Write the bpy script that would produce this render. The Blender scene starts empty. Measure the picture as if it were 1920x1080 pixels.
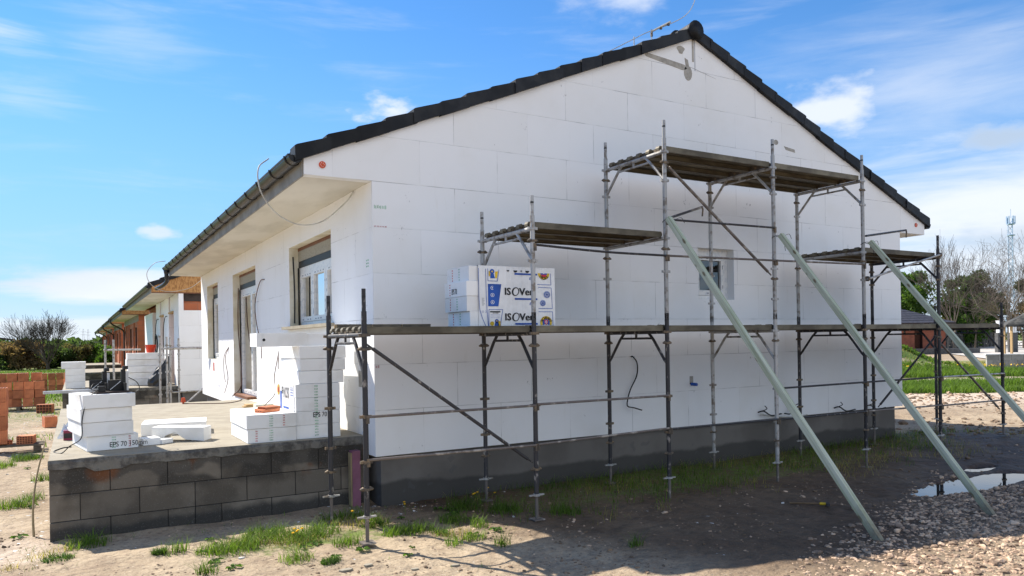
import bpy, math, random
import numpy as np
from mathutils import Vector, Matrix
random.seed(7); rng = np.random.default_rng(7)
S = bpy.context.scene
COL = S.collection
R = math.radians

# ---------------------------------------------------------------- camera
cam_d = bpy.data.cameras.new("camera"); cam = bpy.data.objects.new("camera", cam_d); COL.objects.link(cam)
cam_d.sensor_width = 36.0; cam_d.lens = 36.0 * 1400.03 / 1920
cam_d.shift_y = (636.45 - 540) / 1920
cam_d.clip_start = 0.05; cam_d.clip_end = 6000
_yaw, _pit, _rol = 0.528821, 0.000857, -0.0160969
_f = Vector((math.sin(_yaw) * math.cos(_pit), math.cos(_yaw) * math.cos(_pit), math.sin(_pit)))
_r = Vector((math.cos(_yaw), -math.sin(_yaw), 0)); _u = _r.cross(_f)
_r2 = _r * math.cos(_rol) + _u * math.sin(_rol); _u2 = -_r * math.sin(_rol) + _u * math.cos(_rol)
mw = Matrix((( _r2.x, _u2.x, -_f.x, -2.7968), (_r2.y, _u2.y, -_f.y, -7.75715), (_r2.z, _u2.z, -_f.z, 1.79549), (0, 0, 0, 1)))
cam.matrix_world = mw
S.camera = cam

# ---------------------------------------------------------------- view, sun
S.view_settings.view_transform = 'Standard'; S.view_settings.look = 'None'
S.view_settings.gamma = 1.0; S.view_settings.use_curve_mapping = False
S.view_settings.exposure = 0.93
SUNDIR = Vector((0.49, -0.88, -1.0)).normalized()
sd = bpy.data.lights.new("sun", 'SUN'); sd.energy = 4.7; sd.angle = R(0.53); sd.color = (1.0, 0.93, 0.82)
sun = bpy.data.objects.new("sun", sd); COL.objects.link(sun)
sun.rotation_euler = SUNDIR.to_track_quat('-Z', 'Y').to_euler(); sun.location = (-20, 30, 40)

# ---------------------------------------------------------------- world: Nishita sky with procedural clouds
W = bpy.data.worlds.new("World"); S.world = W; W.use_nodes = True
nt = W.node_tree; nt.nodes.clear(); N = nt.nodes.new; LK = nt.links.new
def wmath(op, a, b=None, c=None, clamp=False):
    n = N('ShaderNodeMath'); n.operation = op; n.use_clamp = clamp
    for i, v in enumerate((a, b, c)):
        if v is None: continue
        if isinstance(v, (int, float)): n.inputs[i].default_value = v
        else: LK(v, n.inputs[i])
    return n.outputs[0]
sky = N('ShaderNodeTexSky'); sky.sky_type = 'NISHITA'; sky.sun_disc = False
sky.sun_elevation = R(44.8); sky.sun_rotation = R(-29.1); sky.altitude = 150; sky.air_density = 1.0; sky.dust_density = 0.0; sky.ozone_density = 3.0
tc = N('ShaderNodeTexCoord'); sx = N('ShaderNodeSeparateXYZ'); LK(tc.outputs['Generated'], sx.inputs[0])
az = wmath('MULTIPLY', wmath('ARCTAN2', sx.outputs[0], sx.outputs[1]), 57.2958)
el = wmath('MULTIPLY', wmath('ARCSINE', sx.outputs[2]), 57.2958)
def wnoise(scale, detail, sc=(1, 1, 1), rough=0.55, dist=0.0):
    mp = N('ShaderNodeMapping'); mp.inputs['Scale'].default_value = sc
    LK(tc.outputs['Generated'], mp.inputs[0])
    n = N('ShaderNodeTexNoise'); n.inputs['Scale'].default_value = scale; n.inputs['Detail'].default_value = detail
    n.inputs['Roughness'].default_value = rough; n.inputs['Distortion'].default_value = dist
    LK(mp.outputs[0], n.inputs['Vector']); return n.outputs[0]
nz_c = wnoise(14, 8, (1, 1, 2.2)); nz_f = wnoise(5, 9, (1, 1, 7), 0.6, 0.4); nz_b = wnoise(1.8, 4, (1, 1, 3.5))
def smooth(v, lo, hi):
    n = N('ShaderNodeMapRange'); n.interpolation_type = 'SMOOTHSTEP'
    LK(v, n.inputs[0]); n.inputs[1].default_value = lo; n.inputs[2].default_value = hi
    return n.outputs[0]
def blob(a0, e0, ra, re, nz, amp, lo, hi, gain):
    dx = wmath('DIVIDE', wmath('SUBTRACT', az, a0), ra); dy = wmath('DIVIDE', wmath('SUBTRACT', el, e0), re)
    rr = wmath('SQRT', wmath('ADD', wmath('MULTIPLY', dx, dx), wmath('MULTIPLY', dy, dy)))
    v = wmath('ADD', wmath('SUBTRACT', 1.0, rr), wmath('MULTIPLY', wmath('SUBTRACT', nz, 0.5), amp))
    return wmath('MULTIPLY', smooth(v, lo, hi), gain)
masks = [
    blob(1.8, 4.0, 8.5, 1.5, nz_f, 1.4, 0.0, 0.6, 0.92),      # flat white cloud low on the left
    blob(-1.0, 1.2, 12, 1.6, nz_f, 2.2, 0.1, 0.8, 0.75),
    blob(53.3, 15.3, 5.2, 2.4, nz_c, 2.0, 0.0, 0.8, 0.85),   # cumulus to the right of the roof
    blob(21.5, 17.1, 3.3, 1.6, nz_c, 2.6, 0.1, 0.75, 0.85),    # small cumulus above the left rake
    blob(5.3, 7.9, 1.6, 0.9, nz_c, 3.2, 0.2, 0.9, 0.7),
    blob(2.9, 20.5, 9, 3.2, nz_f, 2.0, 0.2, 1.2, 0.30),
    blob(39.5, 24.3, 5.5, 2.6, nz_c, 2.6, 0.1, 1.2, 0.6),
    blob(-4.5, 19.3, 5.0, 1.6, nz_f, 2.6, 0.1, 1.3, 0.55),
    blob(-3.0, 15.6, 6.0, 1.8, nz_f, 2.6, 0.1, 1.4, 0.5),
    blob(66, 6.0, 22, 9.5, nz_f, 1.2, 0.0, 0.9, 0.9),        # hazy bank on the right
    blob(60, 16, 17, 8, nz_f, 1.6, 0.1, 1.5, 0.5),
    blob(170, 32, 85, 40, nz_f, 1.8, 0.0, 0.8, 0.95),          # unseen cloud added behind the camera as neutral fill light
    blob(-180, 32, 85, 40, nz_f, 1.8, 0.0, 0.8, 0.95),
]
dk = wmath('MAXIMUM', blob(64.5, 12.3, 5.5, 1.3, nz_c, 2.2, 0.1, 1.0, 0.75), blob(66, 5.8, 12, 2.2, nz_c, 2.2, 0.1, 1.2, 0.6))
masks.append(dk)
cm = masks[0]
for m_ in masks[1:]: cm = wmath('MAXIMUM', cm, m_)
cm = wmath('MAXIMUM', cm, wmath('MULTIPLY', smooth(nz_f, 0.5, 0.85), 0.22))
hz = wmath('MULTIPLY', smooth(el, 6.0, -1.0), 0.30)
cm = wmath('MAXIMUM', cm, hz)
hs = N('ShaderNodeHueSaturation'); hs.inputs['Saturation'].default_value = 1.22; LK(sky.outputs[0], hs.inputs['Color'])
tint = N('ShaderNodeMix'); tint.data_type = 'RGBA'; tint.blend_type = 'MULTIPLY'; tint.inputs['Factor'].default_value = 1.0
LK(hs.outputs[0], tint.inputs['A']); tint.inputs['B'].default_value = (0.78, 0.86, 0.93, 1)
greyc = N('ShaderNodeMix'); greyc.data_type = 'RGBA'; LK(smooth(nz_b, 0.42, 0.68), greyc.inputs['Factor'])
greyc.inputs['A'].default_value = (4.7, 4.9, 5.2, 1); greyc.inputs['B'].default_value = (3.8, 4.1, 4.6, 1)
mixc = N('ShaderNodeMix'); mixc.data_type = 'RGBA'; LK(cm, mixc.inputs['Factor'])
lowc = N('ShaderNodeMix'); lowc.data_type = 'RGBA'; LK(wmath('MULTIPLY', smooth(el, 24.0, 0.0), 0.75), lowc.inputs['Factor']); LK(tint.outputs['Result'], lowc.inputs['A']); lowc.inputs['B'].default_value = (1.35, 2.45, 4.2, 1)
LK(lowc.outputs['Result'], mixc.inputs['A']); 
grey2 = N('ShaderNodeMix'); grey2.data_type = 'RGBA'; LK(dk, grey2.inputs['Factor']); LK(greyc.outputs['Result'], grey2.inputs['A']); grey2.inputs['B'].default_value = (2.4, 2.9, 3.5, 1)
# added unseen clouds behind the camera, brightened to fill the shaded gable
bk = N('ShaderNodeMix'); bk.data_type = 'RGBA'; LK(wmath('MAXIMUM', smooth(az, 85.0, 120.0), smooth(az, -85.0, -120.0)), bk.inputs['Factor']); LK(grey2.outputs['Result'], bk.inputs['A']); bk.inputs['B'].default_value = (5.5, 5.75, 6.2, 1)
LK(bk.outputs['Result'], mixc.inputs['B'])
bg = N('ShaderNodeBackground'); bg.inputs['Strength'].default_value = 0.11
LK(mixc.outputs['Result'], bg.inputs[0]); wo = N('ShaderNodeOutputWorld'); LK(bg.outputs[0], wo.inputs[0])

# ---------------------------------------------------------------- materials
MATS = {}
class NT:
    def __init__(s, name):
        s.m = bpy.data.materials.new(name); s.m.use_nodes = True; s.t = s.m.node_tree; s.t.nodes.clear()
        s.o = s.n('ShaderNodeOutputMaterial'); s.b = s.n('ShaderNodeBsdfPrincipled'); s.l(s.b.outputs[0], s.o.inputs[0])
        s.tc = s.n('ShaderNodeTexCoord')
    def n(s, k): return s.t.nodes.new(k)
    def l(s, a, b): s.t.links.new(a, b)
    def noise(s, scale, detail=4, rough=0.55, vec=None, sc=None, dist=0.0):
        n = s.n('ShaderNodeTexNoise'); n.inputs['Scale'].default_value = scale; n.inputs['Detail'].default_value = detail
        n.inputs['Roughness'].default_value = rough; n.inputs['Distortion'].default_value = dist
        v = vec or s.tc.outputs['Object']
        if sc:
            mp = s.n('ShaderNodeMapping'); mp.inputs['Scale'].default_value = sc; s.l(v, mp.inputs[0]); v = mp.outputs[0]
        s.l(v, n.inputs['Vector']); return n.outputs[0]
    def ramp(s, v, lo, hi, a=0.0, b=1.0):
        n = s.n('ShaderNodeMapRange'); n.interpolation_type = 'SMOOTHSTEP'; s.l(v, n.inputs[0])
        n.inputs[1].default_value = lo; n.inputs[2].default_value = hi; n.inputs[3].default_value = a; n.inputs[4].default_value = b
        return n.outputs[0]
    def mix(s, f, a, b, mode='MIX'):
        n = s.n('ShaderNodeMix'); n.data_type = 'RGBA'; n.blend_type = mode
        for v, k in ((f, 'Factor'), (a, 'A'), (b, 'B')):
            i = n.inputs[k]
            if isinstance(v, (int, float)): i.default_value = v
            elif isinstance(v, tuple): i.default_value = (*v[:3], 1)
            else: s.l(v, i)
        return n.outputs['Result']
    def math(s, op, a, b=0.0, clamp=False):
        n = s.n('ShaderNodeMath'); n.operation = op; n.use_clamp = clamp
        for i, v in enumerate((a, b)):
            if isinstance(v, (int, float)): n.inputs[i].default_value = v
            else: s.l(v, n.inputs[i])
        return n.outputs[0]
    def attr(s, name):
        n = s.n('ShaderNodeAttribute'); n.attribute_name = name; return n
    def bump(s, h, strength, dist=0.01):
        n = s.n('ShaderNodeBump'); n.inputs['Strength'].default_value = strength; n.inputs['Distance'].default_value = dist
        s.l(h, n.inputs['Height']); s.l(n.outputs[0], s.b.inputs['Normal']); return n
    def col(s, c): 
        if isinstance(c, tuple): s.b.inputs['Base Color'].default_value = (*c, 1)
        else: s.l(c, s.b.inputs['Base Color'])
    def xyz(s):
        n = s.n('ShaderNodeSeparateXYZ'); s.l(s.tc.outputs['Object'], n.inputs[0]); return n.outputs

def mat(name, col, rough=0.7, col2=None, scale=6, lo=0.4, hi=0.65, bump=0.15, bscale=60, metal=0.0, rnd=0.0, sc=None, spec=0.4, detail=6):
    t = NT(name); col2 = col2 or tuple(c * 0.7 for c in col)
    c = t.mix(t.ramp(t.noise(scale, detail, sc=sc), lo, hi), col, col2)
    if rnd:
        a = t.attr('rnd').outputs['Fac']; v = t.ramp(a, 0, 1, 1 - rnd, 1 + rnd)
        n = t.n('ShaderNodeCombineColor'); [t.l(v, n.inputs[i]) for i in range(3)]
        c = t.mix(1.0, c, n.outputs[0], 'MULTIPLY')
    t.col(c); t.b.inputs['Roughness'].default_value = rough; t.b.inputs['Metallic'].default_value = metal
    t.b.inputs['Specular IOR Level'].default_value = spec
    if bump: t.bump(t.noise(bscale, 3, sc=sc), bump)
    MATS[name] = t.m; return t

def eps_wall(name, ax):
    t = NT(name); x = t.xyz()
    cb = t.n('ShaderNodeCombineXYZ'); t.l(x[ax], cb.inputs[0]); t.l(t.math('SUBTRACT', x[2], 0.55), cb.inputs[1])
    wob = t.noise(1.3, 2); 
    br = t.n('ShaderNodeTexBrick'); t.l(cb.outputs[0], br.inputs['Vector'])
    br.offset = 0.43; br.inputs['Scale'].default_value = 1.0; br.inputs['Brick Width'].default_value = 1.0; br.inputs['Row Height'].default_value = 0.5
    br.inputs['Mortar Size'].default_value = 0.0035; br.inputs['Mortar Smooth'].default_value = 0.3
    br.inputs['Color1'].default_value = (0, 0, 0, 1); br.inputs['Color2'].default_value = (1, 1, 1, 1); br.inputs['Mortar'].default_value = (0.5, 0.5, 0.5, 1)
    fac = br.outputs['Fac']
    per = t.n('ShaderNodeSeparateColor'); t.l(br.outputs['Color'], per.inputs[0])
    base = t.mix(t.ramp(per.outputs[0], 0, 1, 0, 0.55), (0.86, 0.865, 0.875), (0.825, 0.825, 0.82))
    base = t.mix(t.ramp(t.noise(1.1, 5, 0.6), 0.45, 0.75, 0, 0.45), base, (0.77, 0.755, 0.72))
    streak = t.ramp(t.noise(3.0, 6, 0.65, sc=(2.5, 2.5, 0.35)), 0.6, 0.82, 0, 0.32)
    base = t.mix(streak, base, (0.56, 0.51, 0.42))
    base = t.mix(t.math('MULTIPLY', fac, t.ramp(t.noise(2.4, 3), 0.42, 0.64, 0.08, 0.85)), base, (0.36, 0.36, 0.36))
    sm = t.math('MULTIPLY', t.ramp(t.noise(4.2, 2), 0.64, 0.69), t.ramp(t.noise(30, 6, 0.75, sc=(1, 1, 0.6)), 0.57, 0.63, 0, 0.85))
    base = t.mix(sm, base, (0.10, 0.10, 0.11))
    sm2 = t.math('MULTIPLY', t.ramp(t.noise(1.7, 4), 0.55, 0.75), t.ramp(t.noise(70, 2, sc=(1, 1, 0.25)), 0.62, 0.75, 0, 0.45))
    base = t.mix(sm2, base, (0.42, 0.41, 0.40))
    t.col(base); t.b.inputs['Roughness'].default_value = 0.85; t.b.inputs['Specular IOR Level'].default_value = 0.2
    h = t.math('ADD', t.math('MULTIPLY', t.noise(140, 2), 0.25), t.math('MULTIPLY', fac, -1.0)); h = t.math('ADD', h, t.math('MULTIPLY', per.outputs[0], 0.25))
    t.bump(h, 0.45, 0.006); MATS[name] = t.m
eps_wall('eps_gable', 0); eps_wall('eps_facade', 1)
mat('eps', (0.83, 0.835, 0.83), 0.85, (0.74, 0.735, 0.71), 3.5, 0.45, 0.7, 0.25, 150, rnd=0.03, spec=0.2)
mat('eps_cream', (0.80, 0.77, 0.66), 0.85, (0.66, 0.60, 0.44), 3.5, bump=0.3, bscale=120, spec=0.2)
mat('tile', (0.0075, 0.0085, 0.011), 0.55, (0.018, 0.019, 0.021), 5, bump=0.25, bscale=90, rnd=0.55, spec=0.25)
mat('gutter', (0.010, 0.009, 0.009), 0.33, (0.016, 0.015, 0.014), 12, bump=0.03, spec=0.32)
mat('pipe_black', (0.012, 0.012, 0.013), 0.3, bump=0.02, spec=0.6)
mat('soffit', (0.68, 0.65, 0.57), 0.85, (0.57, 0.54, 0.46), 2.2, bump=0.12, sc=(1, 0.4, 1))
mat('fascia', (0.30, 0.29, 0.26), 0.85, (0.22, 0.21, 0.19), 3.0, bump=0.15)
mat('glue', (0.40, 0.38, 0.34), 0.9, (0.30, 0.28, 0.25), 14, bump=0.5, bscale=50)
mat('red_disc', (0.62, 0.09, 0.03), 0.6, bump=0.0)
mat('pvc', (0.78, 0.78, 0.77), 0.32, (0.66, 0.68, 0.70), 18, 0.5, 0.6, bump=0.0)
mat('film_print', (0.28, 0.30, 0.34), 0.5, bump=0.0)
mat('black', (0.012, 0.012, 0.013), 0.5, bump=0.02)
mat('shutter', (0.36, 0.32, 0.24), 0.6, (0.26, 0.23, 0.17), 25, sc=(1, 1, 6), bump=0.25, bscale=18)
mat('brown_wood', (0.20, 0.075, 0.03), 0.6, (0.12, 0.045, 0.02), 8, sc=(8, 8, 1))
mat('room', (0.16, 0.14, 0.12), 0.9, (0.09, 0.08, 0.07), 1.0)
mat('xps_pink', (0.24, 0.10, 0.15), 0.85, (0.20, 0.08, 0.12), 8)
mat('osb', (0.48, 0.25, 0.09), 0.8, (0.30, 0.14, 0.045), 9, 0.45, 0.6, sc=(3, 3, 1), bump=0.2)
mat('dark_board', (0.05, 0.035, 0.03), 0.8)
mat('galv', (0.40, 0.395, 0.385), 0.48, (0.20, 0.17, 0.14), 13, 0.48, 0.66, 0.15, 60, metal=0.35, rnd=0.12)
mat('dark_steel', (0.045, 0.043, 0.046), 0.55, (0.30, 0.27, 0.24), 22, 0.58, 0.68, 0.2, 60, metal=0.2, rnd=0.15, sc=(1, 1, 0.5))
mat('rust_steel', (0.16, 0.135, 0.12), 0.6, (0.42, 0.38, 0.33), 10, 0.5, 0.7, 0.25, 70, metal=0.25, rnd=0.15)
mat('coupler', (0.10, 0.085, 0.07), 0.6, (0.22, 0.16, 0.10), 20, metal=0.3)
mat('deck', (0.175, 0.155, 0.11), 0.62, (0.085, 0.072, 0.05), 5, 0.38, 0.62, 0.2, 40, metal=0.15, rnd=0.2, sc=(0.5, 3, 1))
mat('wood_old', (0.17, 0.14, 0.10), 0.85, (0.09, 0.075, 0.055), 10, sc=(1, 6, 6), bump=0.4)
mat('wood_new', (0.55, 0.38, 0.19), 0.8, (0.40, 0.25, 0.11), 10, sc=(1, 6, 6))
tm = mat('timber_green', (0.50, 0.53, 0.42), 0.8, (0.32, 0.36, 0.24), 2.6, 0.38, 0.66, 0.3, 14, sc=(11, 11, 0.5))
mat('film_white', (0.80, 0.81, 0.82), 0.22, (0.73, 0.74, 0.75), 9, bump=0.35, bscale=12)
mat('print_blue', (0.015, 0.09, 0.42), 0.5, bump=0)
mat('print_black', (0.012, 0.012, 0.015), 0.5, bump=0)
mat('print_yellow', (0.75, 0.50, 0.02), 0.5, bump=0)
mat('print_red', (0.55, 0.03, 0.05), 0.6, bump=0)
mat('print_faint_red', (0.55, 0.22, 0.25), 0.7, bump=0)
mat('print_green', (0.30, 0.56, 0.38), 0.7, bump=0)
mat('print_white', (0.82, 0.82, 0.82), 0.6, bump=0)
mat('hollow_brick', (0.55, 0.20, 0.09), 0.85, (0.42, 0.14, 0.065), 5, bump=0.4, bscale=30, rnd=0.25)
_t = NT('x'); bpy.data.materials.remove(_t.m)
def objrand(name, amt):
    m_ = MATS[name]; nt_ = m_.node_tree; b_ = [n for n in nt_.nodes if n.type == 'BSDF_PRINCIPLED'][0]; src = b_.inputs['Base Color'].links[0].from_socket
    oi = nt_.nodes.new('ShaderNodeObjectInfo'); mr = nt_.nodes.new('ShaderNodeMapRange'); mr.inputs[3].default_value = 1 - amt; mr.inputs[4].default_value = 1 + amt; nt_.links.new(oi.outputs['Random'], mr.inputs[0])
    cc_ = nt_.nodes.new('ShaderNodeCombineColor'); [nt_.links.new(mr.outputs[0], cc_.inputs[i]) for i in range(3)]
    mx = nt_.nodes.new('ShaderNodeMix'); mx.data_type = 'RGBA'; mx.blend_type = 'MULTIPLY'; mx.inputs['Factor'].default_value = 1; nt_.links.new(src, mx.inputs['A']); nt_.links.new(cc_.outputs[0], mx.inputs['B']); nt_.links.new(mx.outputs['Result'], b_.inputs['Base Color'])
objrand('hollow_brick', 0.38); objrand('eps', 0.04)
mat('brick_dark', (0.10, 0.035, 0.02), 0.9)
mat('alu', (0.55, 0.56, 0.58), 0.35, metal=0.6, bump=0.02)
mat('bucket_red', (0.75, 0.06, 0.02), 0.4, bump=0.0)
mat('bag', (0.006, 0.006, 0.007), 0.45, bump=0.6, bscale=14, spec=0.6)
mat('radio', (0.20, 0.015, 0.05), 0.4, bump=0.0)
mat('cable_black', (0.015, 0.015, 0.015), 0.5, bump=0)
mat('cable_white', (0.55, 0.54, 0.50), 0.5, bump=0)
mat('cable_brown', (0.12, 0.05, 0.03), 0.5, bump=0)
mat('cable_blue', (0.02, 0.10, 0.45), 0.5, bump=0)
mat('bark', (0.085, 0.068, 0.052), 0.9, (0.05, 0.04, 0.03), 10)
mat('bark_light', (0.19, 0.155, 0.12), 0.9, (0.12, 0.095, 0.07), 10)
mat('leaf', (0.075, 0.14, 0.022), 0.75, (0.045, 0.09, 0.018), 3, bump=0, rnd=0.5, spec=0.25)
mat('leaf_dark', (0.06, 0.095, 0.03), 0.8, (0.035, 0.06, 0.02), 3, bump=0, rnd=0.5, spec=0.2)
mat('leaf_olive', (0.10, 0.098, 0.04), 0.8, (0.07, 0.062, 0.03), 3, bump=0, rnd=0.4, spec=0.2)
mat('leaf_rust', (0.15, 0.105, 0.05), 0.8, (0.08, 0.05, 0.03), 3, bump=0, rnd=0.4, spec=0.2)
mat('grass', (0.105, 0.175, 0.022), 0.7, (0.06, 0.11, 0.016), 1.5, bump=0, rnd=0.45, spec=0.25)
mat('grass_dry', (0.30, 0.26, 0.09), 0.8, (0.20, 0.17, 0.06), 2, bump=0, rnd=0.35, spec=0.2)
def leafy_light(name, k):
    m_ = MATS[name]; n_ = m_.node_tree; b_ = [q for q in n_.nodes if q.type == 'BSDF_PRINCIPLED'][0]; o_ = [q for q in n_.nodes if q.type == 'OUTPUT_MATERIAL'][0]
    tr_ = n_.nodes.new('ShaderNodeBsdfTranslucent'); mx = n_.nodes.new('ShaderNodeMixShader'); mx.inputs[0].default_value = k; src = b_.inputs['Base Color'].links[0].from_socket
    sc_ = n_.nodes.new('ShaderNodeMix'); sc_.data_type = 'RGBA'; sc_.blend_type = 'MULTIPLY'; sc_.inputs['Factor'].default_value = 1; n_.links.new(src, sc_.inputs['A']); sc_.inputs['B'].default_value = (1.9, 1.9, 1.2, 1)
    n_.links.new(sc_.outputs['Result'], tr_.inputs[0]); n_.links.new(b_.outputs[0], mx.inputs[1]); n_.links.new(tr_.outputs[0], mx.inputs[2]); n_.links.new(mx.outputs[0], o_.inputs[0])
for n__ in ('leaf', 'leaf_dark', 'leaf_olive', 'leaf_rust', 'grass', 'grass_dry'): leafy_light(n__, 0.4)
mat('dandelion', (0.80, 0.48, 0.01), 0.7, bump=0)
mat('pebble', (0.44, 0.315, 0.215), 0.8, (0.26, 0.175, 0.118), 9, bump=0.2, bscale=40, rnd=0.55)
mat('crumb', (0.70, 0.69, 0.66), 0.9, bump=0, rnd=0.2)
mat('roof_far', (0.038, 0.038, 0.05), 0.6, (0.055, 0.055, 0.065), 4)
mat('wall_brick_far', (0.33, 0.105, 0.06), 0.85, (0.25, 0.08, 0.045), 3)
mat('concrete_dark', (0.10, 0.10, 0.10), 0.9)
mat('stone_dark', (0.09, 0.085, 0.075), 0.9, (0.03, 0.03, 0.028), 1.2, 0.4, 0.55, bump=0.5, bscale=4)
mat('hazy_tower_steel', (0.42, 0.55, 0.70), 0.5, bump=0)  # bluish distance haze put into the steel colour
mat('car_paint', (0.16, 0.24, 0.36), 0.25, bump=0, spec=0.6)
mat('hammer_wood', (0.16, 0.10, 0.05), 0.6, bump=0)
mat('straw', (0.35, 0.27, 0.15), 0.85)

def add_knots():
    m_ = MATS['timber_green']; n_ = m_.node_tree; b_ = [q for q in n_.nodes if q.type == 'BSDF_PRINCIPLED'][0]; src = b_.inputs['Base Color'].links[0].from_socket
    tc_ = n_.nodes.new('ShaderNodeTexCoord'); sp_ = n_.nodes.new('ShaderNodeSeparateXYZ'); n_.links.new(tc_.outputs['Object'], sp_.inputs[0])
    mp = n_.nodes.new('ShaderNodeMapping'); mp.inputs['Scale'].default_value = (9, 9, 4); n_.links.new(tc_.outputs['Object'], mp.inputs[0]); vo = n_.nodes.new('ShaderNodeTexVoronoi'); vo.inputs['Scale'].default_value = 1.0; n_.links.new(mp.outputs[0], vo.inputs[0])
    r1 = n_.nodes.new('ShaderNodeMapRange'); r1.inputs[1].default_value = 0.10; r1.inputs[2].default_value = 0.17; r1.inputs[3].default_value = 0.85; r1.inputs[4].default_value = 0.0; n_.links.new(vo.outputs['Distance'], r1.inputs[0])
    x1 = n_.nodes.new('ShaderNodeMix'); x1.data_type = 'RGBA'; n_.links.new(r1.outputs[0], x1.inputs['Factor']); n_.links.new(src, x1.inputs['A']); x1.inputs['B'].default_value = (0.13, 0.10, 0.05, 1)
    nz = n_.nodes.new('ShaderNodeTexNoise'); nz.inputs['Scale'].default_value = 14; nz.inputs['Detail'].default_value = 5; n_.links.new(tc_.outputs['Object'], nz.inputs['Vector'])
    ad = n_.nodes.new('ShaderNodeMath'); ad.operation = 'MULTIPLY_ADD'; n_.links.new(nz.outputs[0], ad.inputs[0]); ad.inputs[1].default_value = 0.5; n_.links.new(sp_.outputs[2], ad.inputs[2])
    r2 = n_.nodes.new('ShaderNodeMapRange'); r2.inputs[1].default_value = 0.28; r2.inputs[2].default_value = 0.62; r2.inputs[3].default_value = 0.85; r2.inputs[4].default_value = 0.0; n_.links.new(ad.outputs[0], r2.inputs[0])
    x2 = n_.nodes.new('ShaderNodeMix'); x2.data_type = 'RGBA'; n_.links.new(r2.outputs[0], x2.inputs['Factor']); n_.links.new(x1.outputs['Result'], x2.inputs['A']); x2.inputs['B'].default_value = (0.15, 0.11, 0.07, 1)
    n_.links.new(x2.outputs['Result'], b_.inputs['Base Color'])
add_knots()
def brick_mat(name, ax, w, h, c1, c2, mortar, ms=0.008, zoff=0.0):
    t = NT(name); x = t.xyz(); cb = t.n('ShaderNodeCombineXYZ'); t.l(x[ax], cb.inputs[0]); t.l(t.math('SUBTRACT', x[2], zoff), cb.inputs[1])
    br = t.n('ShaderNodeTexBrick'); t.l(cb.outputs[0], br.inputs['Vector']); br.inputs['Scale'].default_value = 1.0
    br.inputs['Brick Width'].default_value = w; br.inputs['Row Height'].default_value = h; br.inputs['Mortar Size'].default_value = ms
    br.inputs['Color1'].default_value = (*c1, 1); br.inputs['Color2'].default_value = (*c2, 1); br.inputs['Mortar'].default_value = (*mortar, 1)
    c = t.mix(t.ramp(t.noise(2.5, 6), 0.4, 0.7, 0, 0.4), br.outputs['Color'], tuple(v * 0.6 for v in c1))
    t.col(c); t.b.inputs['Roughness'].default_value = 0.88; t.bump(t.math('MULTIPLY', br.outputs['Fac'], -1.0), 0.6, 0.01); MATS[name] = t.m
brick_mat('brick_wall_x', 0, 0.375, 0.25, (0.50, 0.16, 0.07), (0.40, 0.12, 0.05), (0.30, 0.15, 0.10))
brick_mat('brick_wall_y', 1, 0.375, 0.25, (0.50, 0.16, 0.07), (0.40, 0.12, 0.05), (0.30, 0.15, 0.10))

t = NT('block')   # concrete shuttering blocks, damp at the foot
x = t.xyz(); c = t.mix(t.ramp(t.noise(2.2, 5), 0.42, 0.62), (0.170, 0.145, 0.115), (0.105, 0.088, 0.068))
a = t.attr('rnd').outputs['Fac']; v = t.ramp(a, 0, 1, 0.72, 1.22); cc = t.n('ShaderNodeCombineColor'); [t.l(v, cc.inputs[i]) for i in range(3)]
c = t.mix(1.0, c, cc.outputs[0], 'MULTIPLY')
damp = t.ramp(t.math('ADD', x[2], t.math('MULTIPLY', t.noise(2.5, 4), 0.22)), 0.18, 0.26, 0.9, 0.0)
c = t.mix(damp, c, (0.035, 0.033, 0.03))
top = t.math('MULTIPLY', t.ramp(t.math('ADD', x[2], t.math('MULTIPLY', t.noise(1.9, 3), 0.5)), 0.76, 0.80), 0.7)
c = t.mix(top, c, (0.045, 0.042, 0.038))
wet_ = t.math('MULTIPLY', t.ramp(t.noise(1.7, 2, 0.4), 0.50, 0.56), t.ramp(x[2], 0.32, 0.46, 0, 0.8)); c = t.mix(wet_, c, (0.035, 0.031, 0.026))
ex = t.math('DIVIDE', t.math('SUBTRACT', x[0], 0.44), 0.17); ez = t.math('DIVIDE', t.math('SUBTRACT', x[2], 0.60), 0.13); er = t.math('ADD', t.math('MULTIPLY', ex, ex), t.math('MULTIPLY', ez, ez)); er = t.math('ADD', er, t.math('MULTIPLY', t.noise(7, 4), 1.2))
c = t.mix(t.ramp(er, 0.5, 1.6, 0.7, 0.0), c, (0.17, 0.055, 0.012))
spot = t.math('MULTIPLY', t.ramp(t.noise(2.7, 3), 0.60, 0.68), t.ramp(x[2], 0.3, 0.5, 0, 0.6))
c = t.mix(spot, c, (0.12, 0.04, 0.012))
sp2 = t.ramp(t.noise(70, 4, 0.75), 0.56, 0.70, 0, 0.5); c = t.mix(sp2, c, (0.24, 0.235, 0.22))
t.col(c); t.b.inputs['Roughness'].default_value = 0.92; t.bump(t.noise(110, 2, 0.6), 0.4, 0.003); MATS['block'] = t.m

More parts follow.
